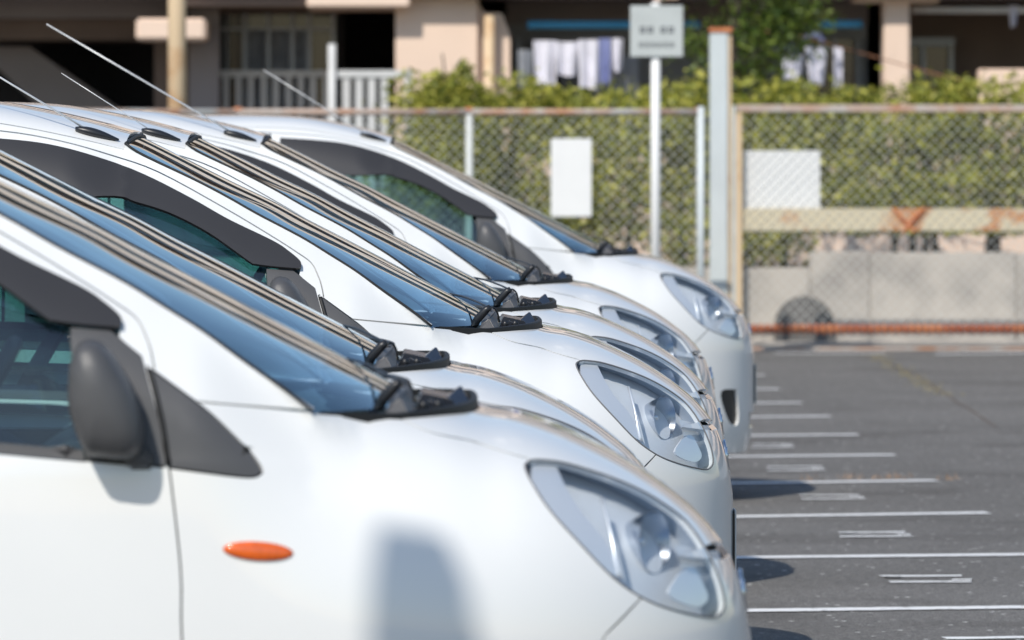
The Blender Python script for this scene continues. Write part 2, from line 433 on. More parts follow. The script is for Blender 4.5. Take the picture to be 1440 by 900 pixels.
    # raised blocks moulded on the tray (far half stands higher in view)
    def wedge(u0, u1, v0, v1, h0, h1, sk=0.0, name='cowl_block', m='cowl', zb=zb):
        b = MB(); q = [(u0, v0), (u1, v0), (u1, v1), (u0, v1)]
        b.add(L([(u0,v0,zb-.01),(u1,v0,zb-.01),(u1,v1,zb-.01),(u0,v1,zb-.01),(u0+sk,v0,zb+h0),(u1-sk*.5,v0,zb+h1),(u1-sk*.5,v1,zb+h1),(u0+sk,v1,zb+h0)]),
              [(0,3,2,1),(4,5,6,7),(0,1,5,4),(1,2,6,5),(2,3,7,6),(3,0,4,7)])
        return b.build(name, m, tr, bevel=0.0025)
    fin = MB(); fin.add(L([(-0.580,-0.16,0.968),(-0.506,-0.13,0.966),(-0.503,0.10,0.966),(-0.572,0.12,0.972),(-0.528,-0.01,1.009)]), [(0,1,4),(1,2,4),(2,3,4),(3,0,4),(0,3,2,1)])
    fin.build('cowl_fin', 'cowl', tr, bevel=0.002)
    wedge(-0.615,-0.535,-0.12,0.16,0.034,0.022,0.016)
    wedge(-0.60,-0.56,-0.22,-0.13,0.026,0.016,0.012)
    wedge(-0.70,-0.655,-0.10,0.10,0.040,0.030,0.012)
    wedge(-0.56,-0.52,0.10,0.22,0.022,0.018,0.004)
    pb = MB(); pb.add(L([(-0.690,-0.42,0.95),(-0.612,-0.42,0.95),(-0.612,-0.22,0.95),(-0.690,-0.22,0.95),(-0.660,-0.38,0.985),(-0.640,-0.38,1.002),(-0.618,-0.24,1.018),(-0.650,-0.24,1.012)]),
        [(0,3,2,1),(4,5,6,7),(0,1,5,4),(1,2,6,5),(2,3,7,6),(3,0,4,7)])
    pb.build('cowl_block', 'plastic', tr, bevel=0.003)
    for (uu, v_) in ((-0.598,-0.30),(-0.572,-0.27)):
        nz = MB().tube(L([(uu, v_, 0.965), (uu, v_, 0.984), (uu+0.003, v_-0.006, 0.991)]), [0.009, 0.009, 0.006], 8); nz.build('washer_nozzle', 'chrome' if uu < -0.61 else 'black', tr, smooth=True)
    # wiper: pivot, arm, blade
    wp = MB().tube(L([(-0.678,-0.34,0.982),(-0.668,-0.35,1.000),(-0.646,-0.36,1.024),(-0.636,-0.36,1.031)]), [0.010,0.011,0.010,0.007], 10)
    wpo = wp.build('wiper_arm', 'black', car, smooth=True)
    a = MB().tube(L(cr([(-0.642,-0.355,1.030),(-0.665,-0.22,1.038),(-0.700,-0.02,1.047),(-0.735,0.10,1.052)], 6)), 0.0028, 8); a.build('wiper_rod', 'black', wpo, smooth=True)
    hs = MB().tube(L(cr([(-0.640,-0.33,1.024),(-0.630,-0.30,1.028),(-0.618,-0.29,1.016),(-0.612,-0.28,0.990)], 6)), 0.0025, 6); hs.build('washer_hose', 'black', wpo, smooth=True)
    # ---- windscreen: rows between the pillar edge and the centre line
    cen = []
    for x, y in [(197,190),(264,223),(324,253),(382,280.5),(430,306),(480,331.5),(530,357.5),(580,384),(625,407.5),(667,429.5),(704,450)]:
        D = CW[2]+W0; cen.append(((x-HX)*D/F-CW[3], BH-(y-HY)*D/F))
    cen = cr(cen, 4)
    NV = 40; NR = 60
    def along(c, t):
        c = np.array(c); d = np.concatenate([[0], np.cumsum(np.linalg.norm(np.diff(c, axis=0), axis=1))]); d /= d[-1]
        return np.array([np.interp(t, d, c[:,0]), np.interp(t, d, c[:,1])])
    def fglass(t, s):
        t = min(max(t, 0), 1)
        e_ = along(GE_c, t); c_ = along(cen, t); ve = vside(e_[0], e_[1])
        k = abs(s)**2.3
        return np.array([c_[0]+(e_[0]-c_[0])*k, s*ve, c_[1]+(e_[1]-c_[1])*k])
    MB().tube(L([tuple(fglass(0.972, q_)+np.array([0.006, 0, 0.010])) for q_ in np.linspace(-0.30, 0.62, 20)]), 0.006, 6).build('wiper_blade', 'black', wpo, smooth=True)
    vs = []; ns = []
    for i in range(NR+1):
        for j in range(NV+1):
            t, s = i/NR, -1+2*j/NV
            p = fglass(t, s); a_ = fglass(min(t+.02, 1), s)-fglass(max(t-.02, 0), s); b_ = fglass(t, min(s+.03, 1))-fglass(t, max(s-.03, -1))
            nn = np.cross(b_, a_); nn /= np.linalg.norm(nn); nn = nn if nn[2] > 0 else -nn
            vs.append(p); ns.append(nn)
    me = bpy.data.meshes.new('windscreen')
    me.from_pydata([tuple(p+n_*(-0.003)+np.array([CX,0,0])) for p, n_ in zip(vs, ns)], [], [(i*(NV+1)+j, (i+1)*(NV+1)+j, (i+1)*(NV+1)+j+1, i*(NV+1)+j+1) for i in range(NR) for j in range(NV)])
    if me.polygons[NV*30+20].normal.z < 0: me.flip_normals()
    for p in me.polygons: p.use_smooth = True
    me.normals_split_custom_set_from_vertices([tuple(n_) for n_ in ns]); me.materials.append(M['windscreen'])
    ws = bpy.data.objects.new('windscreen', me); COL.objects.link(ws); ws.parent = car
    for sg in (-1, 1):
        MB().tube(L([(e_[0], sg*(vside(e_[0], e_[1])), e_[1]) for e_ in [along(GE_c, t) for t in np.linspace(0, 1, 50)]]), 0.0035, 6).build('window_seal', 'rubber', ws, smooth=True)
    MB().tube(L([tuple(fglass(0.003, s)) for s in np.linspace(-1, 1, 30)]), 0.005, 6).build('window_seal', 'rubber', ws, smooth=True)
    # ---- body side frame: pillar and roof rail
    g0 = GE_c[0]; vg0 = vside(g0[0], g0[1])
    def railv(u): return vg0+(0.535-vg0)*sst(g0[0], g0[0]-0.5, u) if u > -2.9 else 0.535-0.2*((-2.9-u)/0.45)
    ru = np.linspace(g0[0]-0.004, -3.12, 45)
    rail = [(u, ztop(u, railv(u))) for u in ru]
    upper = [p for p in seam if p[1] > trim_top[-1][1]-0.0] 
    frame = GE_c[::-1]+rail+[(-3.12,1.05),(-2.93,1.05)]+cr(seam_rear, 4)[::-1]+upper[::-1]+[trim_top[-1]]+trim_top[5:7][::-1]+pil
    frame = GE_c[::-1]+rail+[(-3.1,1.1),(-2.9,1.1)]+cr(seam_rear, 4)[::-1][1:]+upper[::-1][1:]+cr(trim_top[5:8][::-1], 3)+pil[1:-1]
    both('pillar_and_roof_rail', frame, 'paint', car, step=0.02)
    # ---- roof
    roofo = [(u, -railv(u)) for u in ru]
    topc = [tuple(fglass(0, s)[:2]) for s in np.linspace(-1, 1, 21)]
    ro = topc+[(u, -v) for u, v in roofo[1:]]+[(-3.15,0.2),(-3.15,-0.2)]+roofo[1:][::-1]
    patch('roof', ro, ftop, 'paint', car, step=0.035, outward=np.array([0, 0, 1.]))
    # ---- hatch and rear quarters
    hatch = [(-3.13,-0.46),(-3.13,0.46),(-3.25,0.50),(-3.34,0.50),(-3.37,0.45),(-3.37,-0.45),(-3.34,-0.50),(-3.25,-0.50)]
    patch('tailgate', hatch, ftop, 'paint', car, step=0.02, outward=np.array([-0.5, 0, 1.]))
    both('rear_quarter', [(-2.905,1.085),(-3.13,1.085),(-3.13,1.2),(-3.20,1.2),(-3.30,1.0),(-3.36,0.8),(-3.385,0.5),(-3.385,0.2),(-3.36,0.18)]+arch(-3.02, 0.31, 200-180-30, 165)[:0]+[(-3.33,0.2)]+arch(-3.02, 0.31, 180, 20)+[(-2.72,0.42),(-2.78,0.7),(-2.86,0.9)], 'paint', car, step=0.03)
    MB().box(CX-3.385, CX-3.36, -0.62, 0.62, 0.2, 0.62).build('rear_bumper', 'paint', car, bevel=0.01)
    # ---- doors
    vis_top = px(3, [(422,380),(420,371),(405,358),(382,343),(320,313),(267,283),(200,249),(133,224),(67,207),(0,199)])+[(-2.02,1.462)]
    vis_bot = px(3, [(415,381),(385,378),(358,374),(349,370),(293,331),(238,303),(189,287),(160,279)])+[(-1.75,1.31),(-1.9,1.335),(-2.02,1.345)]
    vt = cr(vis_top, 5); vb = cr(vis_bot, 5)
    belt = px(1, [(0,637),(122,648),(237,657)])
    belt_z = lambda u: belt[0][1]+(u-belt[0][0])*(belt[-1][1]-belt[0][1])/(belt[-1][0]-belt[0][0]) if u > belt[0][0] else belt[0][1]+(belt[0][0]-u)*0.03
    trimd = px(1, [(152,465),(202,502)])
    door_front = [p for p in seam if p[0] > -2.06]
    hole = vt[2:]+[(-2.0,belt_z(-2.0))]+[belt[0], belt[1]]+[(belt[2][0]-0.008, belt[2][1])]+[(u-0.007, z) for u, z in px(1, [(226,600),(214,556),(203,517),(199,503)])]+px(1, [(165,474)])
    door = door_front+[(-2.06,1.492),(-2.06,0.22)]
    dds = both('front_door', door, 'paint', car, step=0.028, holes=(hole,))
    for i, sg in enumerate((-1, 1)):
        d = dds[i]
        gl = vt[3::2]+[(-2.0,belt_z(-2.0)+0.012),(belt[0][0], belt[0][1]+0.012)]+px(1, [(112,632),(103,560),(98,500),(99,462),(140,452)])
        w_ = patch('side_window', gl, fside(sg), 'sideglass', d, step=0.05, shrink=-0.008, off=-0.012, thick=0)
        patch('rain_visor', vt+vb[::-1], fside(sg), 'visor', d, step=0.02, shrink=0, off=0.012, thick=0.010)
        MB().tube(L([(u+0.004, sg*(vside(u, z)+0.0135), z-0.030) for u, z in vt[8:-3]]), 0.005, 6).build('visor_ridge', 'visor', d, smooth=True)
        patch('belt_strip', [(-2.0,belt_z(-2.0)+0.016),(-2.0,belt_z(-2.0)),belt[0],px(1, [(118,647.6)])[0],px(1, [(116,634)])[0],(belt[0][0], belt[0][1]+0.016)], fside(sg), 'plastic', d, step=0.03, shrink=-0.001, off=0.003, thick=0.01)
        patch('mirror_base', px(1, [(98,461),(152,464),(165,474),(199,501),(205,522),(215,558),(227,600),(236.5,656),(122,647),(108,590),(101,520)]), fside(sg), 'plastic', d, step=0.025, shrink=0.001, off=0.002, thick=0.01)
        # mirror housing: pillow-shaped shell standing off the door
        ol = np.array(px(1, [(99,513),(106,492),(114,481),(127,477),(142,481),(158,495),(175,520),(190,547),(199,575),(204,606),(201,632),(188,645),(165,646),(143,643),(126,640),(114,622),(103,592),(97,562)], v=0.77))
        ol = np.array(cr([tuple(p) for p in ol]+[tuple(ol[0])], 3)[:-1]); c0 = ol.mean(0); mb = MB(); vs = []; nl = len(ol)
        lay = [(0.60,0.715),(0.84,0.728),(0.97,0.745),(1.0,0.765),(0.97,0.788),(0.92,0.808),(0.80,0.822),(0.55,0.832),(0.2,0.836)]
        for s, v_ in lay:
            c1 = c0+np.array([-0.012, 0.0])*(v_-0.735)/0.2
            for p in ol: q = c1+(p-c0)*s; vs.append((q[0]+CX, sg*v_, q[1]))
        fs = [(a*nl+i, a*nl+(i+1) % nl, (a+1)*nl+(i+1) % nl, (a+1)*nl+i) for a in range(len(lay)-1) for i in range(nl)]+[tuple(range(nl))]+[tuple((len(lay)-1)*nl+i for i in range(nl))]
        mb.add(vs, fs); mi = mb.build('wing_mirror', 'plastic', d, smooth=True)
        MB().prism([(-1.098+CX,1.0),(-1.085+CX,1.09),(-1.09+CX,1.10)], sg*0.78, sg*0.9).build('mirror_glass', 'chrome', mi) if False else None
        ar = MB(); ar.add([(CX+u, sg*v_, z) for u, v_, z in [(-1.10,0.70,0.885),(-1.05,0.70,0.885),(-1.06,0.76,0.905),(-1.10,0.76,0.905),(-1.12,0.70,0.93),(-1.05,0.70,0.93),(-1.06,0.76,0.93),(-1.11,0.76,0.93)]], [(0,3,2,1),(4,5,6,7),(0,1,5,4),(1,2,6,5),(2,3,7,6),(3,0,4,7)])
        ar.build('mirror_stalk', 'plastic', mi, bevel=0.006)
        h = MB(); h.tube(L([(-1.78,sg*0.742,0.80),(-1.80,sg*0.762,0.80),(-1.92,sg*0.762,0.80),(-1.94,sg*0.742,0.80)]), 0.012, 8); h.build('door_handle', 'paint', d, smooth=True)
        # fender trim triangle
        patch('trim_panel', [p for p in cr(trim_top, 4)]+[p for p in px(1, [(222,560),(232,610)])]+cr(trim_bot, 4), fside(sg), 'plastic', car, step=0.02, shrink=0.002, off=0.001)
        # rubber strip at the door edge beside the trim
        MB().tube(L([(u, sg*(vside(u, z)+0.0), z) for u, z in px(1, [(209,520),(219,556),(229,600),(237,655)], smooth=4)]), 0.0055, 6).build('door_rubber', 'rubber', car, smooth=True)
        # rear door with its own window
        rd = [(-2.066,0.22),(-2.066,1.49)]+cr([(-2.1,1.488)]+seam_rear[1:], 4)+[(-2.86,0.9),(-2.78,0.7),(-2.71,0.42),(-2.70,0.22)]
        rh = [(-2.12,0.97),(-2.12,1.45),(-2.4,1.445),(-2.6,1.41),(-2.72,1.34),(-2.79,1.2),(-2.80,1.02),(-2.78,0.98)]
        r2 = patch('rear_door', rd, fside(sg), 'paint', car, step=0.035, holes=(rh,))
        patch('side_window', rh, fside(sg), 'sideglass', r2, step=0.06, shrink=-0.008, off=-0.012, thick=0)
        # side marker lamp
        mk = MB(); cu, cz = px(1, [(363,775)])[0]; N1, N2 = 24, 8; vs = []
        for j in range(N2+1):
            r = math.cos(j/N2*math.pi/2*0.98); hh = math.sin(j/N2*math.pi/2)
            for i in range(N1):
                a_ = 2*math.pi*i/N1; du, dz = 0.060*r*math.cos(a_), 0.0165*r*math.sin(a_); du, dz = du*0.997+dz*0.07, dz*0.997-du*0.07
                vs.append((cu+du+CX, sg*(vside(cu+du, cz+dz)+0.001+0.008*hh), cz+dz))
        mk.add(vs, [(j*N1+i, j*N1+(i+1) % N1, (j+1)*N1+(i+1) % N1, (j+1)*N1+i) for j in range(N2) for i in range(N1)]+[tuple(N2*N1+i for i in range(N1))])
        mk.build('side_marker', 'amber', car, smooth=True)
        # headlight: lens, deep housing, bezel, reflector bowl
        hl = hl_low[:-1]+hl_top[:-1]
        lens = patch('headlight', hl, fside(sg), 'lens', car, step=0.02, shrink=0.002, off=0.0005, thick=0.0)
        fo = fside(sg)
        def fin_(p, q, fo=fo, sg=sg): 
            a_ = fo(p, q); return (a_[0]-0.035, a_[1]-sg*0.05, a_[2]-0.01)
        patch('lamp_housing', hl, fin_, 'lampinner', lens, step=0.02, shrink=-0.004, thick=0)
        # dark rim wall round the lens
        R = resamp(hl, 0.015); wv = []
        for p, q in R:
            a_ = fo(p, q); b_ = fin_(p, q); wv += [(a_[0]+CX, a_[1], a_[2]), (b_[0]+CX, b_[1], b_[2])]
        nR = len(R)
        MB().add(wv, [(2*i, 2*i+1, (2*((i+1) % nR))+1, 2*((i+1) % nR)) for i in range(nR)]).build('lamp_wall', 'reflector', lens, fixn=False)
        MB().tube([(a_[0]+CX, a_[1], a_[2]) for a_ in [fo(p, q) for p, q in list(R)+[R[0]]]], 0.0020, 6, False).build('lamp_seal', 'sealgrey', lens, smooth=True)
        # chrome bezel strip along the rear edge and a divider
        inner = px(3, [(822,512),(846,514),(856,535),(870,557),(890,580),(903,600),(906,620),(893,613),(866,584),(838,551),(822,526)])
        def fbz(p, q, fo=fo, sg=sg):
            a_ = fo(p, q); return (a_[0]-0.010, a_[1]-sg*0.016, a_[2])
        patch('lamp_bezel', inner, fbz, 'satin', lens, step=0.02, shrink=0, thick=0.012)
        dv = px(3, [(890,545),(898,575),(903,600),(908,622)], smooth=3)
        MB().tube(L([fbz(*p) for p in dv]), 0.004, 6).build('lamp_divider', 'satin', lens, smooth=True)
        # reflector bowl opening forwards and outwards
        bowl = MB(); cu, cz = px(3, [(926,590)])[0]; cvv = vside(cu, cz)-0.10; ax = Vector((0.80, sg*0.58, 0.05)).normalized(); ux = ax.cross(Vector((0,0,1))).normalized(); uz = ux.cross(ax)
        vs = []; 
        for j in range(9):
            r = 0.010+0.040*j/8; dpt = -0.05+0.075*(j/8)**2
            for i in range(28):
                a_ = 2*math.pi*i/28; vs.append(Vector((cu+CX, sg*cvv, cz))+ax*dpt+ux*r*math.cos(a_)+uz*r*1.1*math.sin(a_))
        bowl.add(vs, [(j*28+i, j*28+(i+1) % 28, (j+1)*28+(i+1) % 28, (j+1)*28+i) for j in range(8) for i in range(28)])
        bowl.build('lamp_reflector', 'reflector', lens, smooth=True, fixn=False)
        c_ = Vector((cu+CX, sg*cvv, cz)); MB().tube([c_-ax*0.05, c_-ax*0.01, c_+ax*0.004], [0.012,0.012,0.006], 10).build('bulb', 'satin', lens, smooth=True)
        ind = px(3, [(965,618),(978,612),(988,628),(993,642),(985,650),(968,646),(955,636)])
        patch('indicator', cr(ind+ind[:1], 3)[:-1], fbz, 'satin', lens, step=0.015, shrink=0, thick=0.006)
    # ---- inner shell closing the gaps, floor, liner
    sh = MB()
    def grid(us, zs, g):
        vs = [g(u, z) for u in us for z in zs]; m_ = len(zs)
        sh.add([(p[0]+CX, p[1], p[2]) for p in vs], [(i*m_+j, i*m_+j+1, (i+1)*m_+j+1, (i+1)*m_+j) for i in range(len(us)-1) for j in range(m_-1)])
    for sg in (-1, 1):
        grid(np.linspace(-3.33,-0.46,40), np.linspace(0.2,0.895,8), lambda u, z: (u, sg*(max(vside(u, z, False)-0.02, 0)), z))
        grid(np.linspace(-1.16,-0.50,12), np.linspace(0.88,0.92,4), lambda u, z: (u, sg*(vside(u, z, False)-0.022), z))
        grid(np.linspace(-0.46,-0.06,24), np.linspace(0.16,0.60,6), lambda u, z: (u-0.02, sg*max(vside(u, z, False)-0.03, 0), z))
        grid(np.linspace(-0.33,-0.985,12), np.linspace(0.2,0.56,3), lambda u, z: (u, sg*0.42, z))
        # b pillar and frame backing
        grid(np.linspace(-2.12,-2.0,3), np.linspace(0.9,1.47,6), lambda u, z: (u, sg*(vside(u, z)-0.03), z))
    grid(np.linspace(-0.98,-0.54,20), np.linspace(-0.5,0.5,25), lambda u, v: (u, v, min(ztop(u, v)-0.045, 0.92)))
    grid(np.linspace(-0.54,-0.11,24), np.linspace(-0.25,0.25,15), lambda u, v: (u, v, ztop(u, min(abs(v), plan(u)*0.75))-0.02))
    grid([-3.36,-0.3], [-0.66,0.66], lambda u, v: (u, v, 0.21))
    sh.build('inner_shell', 'shell', car, fixn=False)
    li = MB(); us = np.linspace(-3.1,-1.56,20); vv_ = np.linspace(-0.5,0.5,15)
    li.add([(u+CX, v*(0.9 if u < -3 else 1), ztop(u, v)-0.03) for u in us for v in vv_], [(i*15+j, i*15+j+1, (i+1)*15+j+1, (i+1)*15+j) for i in range(19) for j in range(14)])
    li.build('headliner', 'liner', car, smooth=True, fixn=False)
    MB().box(CX-3.3, CX-0.99, -0.6, 0.6, 0.26, 0.30).build('cabin_floor', 'dash', car)
    # ---- dashboard, wheel, seats
    d = MB().prism([(CX-1.35,0.60),(CX-1.34,0.86),(CX-1.24,0.93),(CX-1.0,0.94),(CX-0.80,0.925),(CX-0.80,0.60)], -0.62, 0.62).build('dashboard', 'dash', car, bevel=0.02)
    st = MB(); c0 = Vector((CX-1.45, 0.30, 0.92)); ax = Vector((-0.85, 0, 0.5)).normalized(); ux = Vector((0,1,0)); uy = ax.cross(ux)
    st.tube([c0+(ux*math.cos(a)+uy*math.sin(a))*0.18 for a in np.linspace(0, 2*math.pi, 33)], 0.014, 8, False)
    st.tube([c0-ax*0.02-ux*0.17, c0-ax*0.03, c0-ax*0.02+ux*0.17], 0.018, 8); st.tube([c0, c0-ax*0.2], 0.03, 8)
    st.build('steering_wheel', 'dash', car, smooth=True)
    for vy in (-0.34, 0.34):
        s = MB().box(CX-2.02, CX-1.5, vy-0.24, vy+0.24, 0.38, 0.55).build('seat', 'fabric', car, bevel=0.05, smooth=True)
        b = MB().prism([(CX-2.0,0.5),(CX-1.84,0.5),(CX-2.02,1.10),(CX-2.13,1.10)], vy-0.23, vy+0.23).build('seat_back', 'fabric', s, bevel=0.04, smooth=True)
        MB().prism([(CX-2.15,1.13),(CX-2.04,1.13),(CX-2.07,1.31),(CX-2.15,1.31)], vy-0.13, vy+0.13).build('headrest', 'fabric', s, bevel=0.035, smooth=True)
    b = MB().prism([(CX-3.0,0.5),(CX-2.55,0.5),(CX-2.58,0.62),(CX-2.85,0.62),(CX-2.98,1.15),(CX-3.08,1.15)], -0.58, 0.58).build('rear_bench', 'fabric', car, bevel=0.03)
    # rear view mirror behind the windscreen
    MB().box(CX-1.58, CX-1.55, -0.11, 0.11, 1.33, 1.385).build('rear_view_mirror', 'dash', car, bevel=0.01)
    # ---- wheels
    for uc in (-0.62, -3.02):
        for sg in (-1, 1):
            prof = [(0.17,0.60),(0.20,0.595),(0.245,0.60),(0.262,0.612),(0.27,0.64),(0.27,0.70),(0.262,0.725),(0.245,0.735),(0.20,0.732),(0.178,0.722)]
            def lathe(pr, n=36):
                vs = [(CX+uc+r*math.cos(2*math.pi*i/n), sg*y, 0.20+r*math.sin(2*math.pi*i/n)) for r, y in pr for i in range(n)]
                return MB().add(vs, [(j*n+i, j*n+(i+1) % n, (j+1)*n+(i+1) % n, (j+1)*n+i) for j in range(len(pr)-1) for i in range(n)])
            wh = lathe(prof).build('wheel', 'tyre', car, smooth=True)
            lathe([(0.178,0.722),(0.165,0.715),(0.15,0.70),(0.10,0.712),(0.04,0.72),(0.001,0.722)]).build('wheel_cover', 'rim', wh, smooth=True)
    # ---- aerial: pod on the near roof edge with a whip mast
    pc = px(3, [(137,194)], v=0.50)[0]; pv = -0.50
    pod = MB(); vs = []; N1 = 16
    for k in range(13):
        t = k/12; uu = pc[0]-0.055+0.110*t; r = 0.013*math.sin(math.pi*(0.06+0.88*t)**0.75)+0.001
        tilt = -0.30*(uu-pc[0]); zz = ztop(uu, 0.50)
        for i in range(N1):
            a = 2*math.pi*i/N1; vs.append((uu+CX, pv-0.010+r*1.25*math.cos(a), zz+0.002+r*0.9*math.sin(a)))
    pod.add(vs, [(k*N1+i, k*N1+(i+1) % N1, (k+1)*N1+(i+1) % N1, (k+1)*N1+i) for k in range(12) for i in range(N1)]+[tuple(range(N1)), tuple(12*N1+i for i in range(N1))])
    po = pod.build('aerial_base', 'black', car, smooth=True)
    bu = pc[0]-0.030; bz = ztop(bu, 0.5)+0.008
    ms = MB().tube([(0,0,0), (-0.857*0.3,0,0.515*0.3), (-0.857*0.6,0,0.515*0.6)], [0.0026,0.0022,0.0018], 8).build('aerial_mast', 'mast', po, smooth=True)
    ms.location = (bu+CX, pv-0.010, bz)
    return car, ms

car0, mast0 = make_car()
def copy_tree(o, parent=None):
    c = o.copy(); COL.objects.link(c)
    if parent: c.parent = parent
    for ch in list(o.children): copy_tree(ch, c)
    return c
CARS = [
 (9.87, 0.642, 1.0, 'white hatchback nearest the camera with orange side marker in plain view'),
 (12.18, 0.612, 1.0, 'white hatchback second from the camera, just behind the nearest car'),
 (14.48, 0.871, 1.0, 'white hatchback third from the camera, in sharp focus with headlight in full view'),
 (16.30, 0.958, 0.50, 'white hatchback fourth from the camera with shortest raised roof aerial'),
 (19.40, 1.098, 1.20, 'white hatchback fifth from the camera, beside the empty parking bay'),
 (24.30, 1.525, 0.85, 'white hatchback farthest from the camera, alone beyond the empty bay'),
]
cars = [car0]+[copy_tree(car0) for _ in CARS[1:]]
def allc(o):
    r = [o]
    for c in o.children: r += allc(c)
    return r
for c, (D, X, ml, lab) in zip(cars, CARS):
    c.location = (X-CX, D+W0, LIFT-(0.011 if D == 12.18 else 0)); tag(c, lab, 'car', 'white hatchbacks parked in a row')
    for q in allc(c):
        if q.name.startswith('aerial_mast'): q.scale = (ml, ml, ml); q.rotation_euler = (0, math.radians({16.30: 1.6, 19.40: -0.7, 24.30: 1.0}.get(D, 0)), 0)

exec_bg = True
# ------------------------------------------------------------------ background
def XX(x, D): return (x-HX)*D/F
def ZZ(y, D): return CH-(y-HY)*D/F
def GD(y): return F*CH/(y-HY)

# ---- materials of the setting
def asphalt():
    m = bpy.data.materials.new('asphalt'); m.use_nodes = True; t = m.node_tree; b = t.nodes['Principled BSDF']
    tc = t.nodes.new('ShaderNodeTexCoord')
    def noise(sc, det=4):
        n = t.nodes.new('ShaderNodeTexNoise'); n.inputs['Scale'].default_value = sc; n.inputs['Detail'].default_value = det
        t.links.new(tc.outputs['Object'], n.inputs['Vector']); return n
    def ramp(src, p0, c0, p1, c1):
        r = t.nodes.new('ShaderNodeValToRGB'); r.color_ramp.elements[0].position = p0; r.color_ramp.elements[1].position = p1
        r.color_ramp.elements[0].color = (*c0, 1); r.color_ramp.elements[1].color = (*c1, 1); t.links.new(src, r.inputs[0]); return r
    base = ramp(noise(0.6, 6).outputs[0], 0.3, (0.142,0.136,0.127), 0.7, (0.184,0.176,0.166))
    fine = ramp(noise(160, 3).outputs[0], 0.36, (0.35,)*3, 0.66, (1.65,)*3)
    mu = t.nodes.new('ShaderNodeMix'); mu.data_type = 'RGBA'; mu.blend_type = 'MULTIPLY'; mu.inputs[0].default_value = 1
    t.links.new(base.outputs[0], mu.inputs[6]); t.links.new(fine.outputs[0], mu.inputs[7])
    mid = ramp(noise(34, 4).outputs[0], 0.36, (0.72,)*3, 0.64, (1.25,)*3)
    stn = ramp(noise(1.1, 3).outputs[0], 0.34, (0.74,0.73,0.72), 0.46, (1,1,1))
    for r_ in (mid, stn):
        m2 = t.nodes.new('ShaderNodeMix'); m2.data_type = 'RGBA'; m2.blend_type = 'MULTIPLY'; m2.inputs[0].default_value = 1
        t.links.new(mu.outputs[2], m2.inputs[6]); t.links.new(r_.outputs[0], m2.inputs[7]); mu = m2
    vo = t.nodes.new('ShaderNodeTexVoronoi'); vo.inputs['Scale'].default_value = 15; t.links.new(tc.outputs['Object'], vo.inputs['Vector'])
    st = ramp(vo.outputs[0], 0.11, (1,1,1), 0.17, (0,0,0))
    gate = ramp(noise(9, 2).outputs[0], 0.50, (0,0,0), 0.56, (1,1,1))
    m1 = t.nodes.new('ShaderNodeMath'); m1.operation = 'MULTIPLY'; t.links.new(st.outputs[0], m1.inputs[0]); t.links.new(gate.outputs[0], m1.inputs[1])
    mx = t.nodes.new('ShaderNodeMix'); mx.data_type = 'RGBA'; t.links.new(m1.outputs[0], mx.inputs[0]); t.links.new(mu.outputs[2], mx.inputs[6]); mx.inputs[7].default_value = (0.75,0.74,0.70,1)
    t.links.new(mx.outputs[2], b.inputs['Base Color']); b.inputs['Roughness'].default_value = 0.85
    bp = t.nodes.new('ShaderNodeBump'); bp.inputs['Strength'].default_value = 0.6; bp.inputs['Distance'].default_value = 0.01
    t.links.new(noise(220, 2).outputs[0], bp.inputs['Height']); t.links.new(bp.outputs[0], b.inputs['Normal'])
    return m
M['asphalt'] = asphalt()
M['line'] = mat('line_paint', (0.80,0.80,0.79), 0.6, col2=(0.30,0.29,0.28), thr=(0.32,0.41), vscale=30)
M['pink'] = mat('pink_render', (0.84,0.65,0.52), 0.85, var=0.10, vscale=1.2, bump=0.1, bscale=80)
M['brownshade'] = mat('brown_shaded_wall', (0.22,0.16,0.13), 0.85, var=0.2, vscale=2)  # brown holds the shade on the canopy slab and left bay
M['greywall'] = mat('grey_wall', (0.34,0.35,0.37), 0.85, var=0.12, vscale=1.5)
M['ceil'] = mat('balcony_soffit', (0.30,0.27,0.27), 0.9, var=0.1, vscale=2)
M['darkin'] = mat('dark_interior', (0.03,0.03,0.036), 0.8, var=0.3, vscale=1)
M['paneg'] = mat('window_pane', (0.03,0.04,0.055), 0.06, spec=0.6)
M['curtain'] = mat('curtain', (0.30,0.32,0.36), 0.9, var=0.3, vscale=9)
M['alu'] = mat('aluminium_frame', (0.30,0.31,0.33), 0.4, 0.4)
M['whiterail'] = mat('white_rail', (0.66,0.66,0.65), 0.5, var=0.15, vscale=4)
M['tanpole'] = mat('tan_pole', (0.66,0.50,0.32), 0.6, var=0.18, vscale=5, col2=(0.55,0.34,0.18), thr=(0.3,0.5))
M['galv'] = mat('galvanised', (0.60, 0.62, 0.60), 0.55, 0.0, var=0.15, vscale=12)
M['galvrust'] = mat('rusty_galvanised', (0.46,0.46,0.44), 0.7, 0.0, col2=(0.42,0.22,0.13), thr=(0.36,0.66), vscale=4.5)
M['rust'] = mat('rust', (0.62,0.24,0.10), 0.85, col2=(0.38,0.10,0.05), thr=(0.4,0.6), vscale=5)
M['rustdark'] = mat('rust_dark', (0.26,0.09,0.05), 0.9, var=0.4, vscale=14)
M['rustband'] = mat('rusty_plank', (0.62,0.54,0.38), 0.8, col2=(0.52,0.24,0.10), thr=(0.40,0.50), vscale=3.8)
M['postpaint'] = mat('pale_post_paint', (0.60,0.65,0.66), 0.5, var=0.12, vscale=3)
M['board'] = mat('white_board', (0.80,0.80,0.79), 0.5, var=0.04, vscale=5)
M['signgrey'] = mat('sign_plate', (0.50,0.53,0.52), 0.5, var=0.1, vscale=6)
M['ink'] = mat('sign_ink', (0.16,0.17,0.18), 0.6)
M['concrete'] = mat('concrete', (0.50,0.46,0.41), 0.9, col2=(0.33,0.305,0.28), thr=(0.35,0.6), vscale=2.6, bump=0.4, bscale=60)
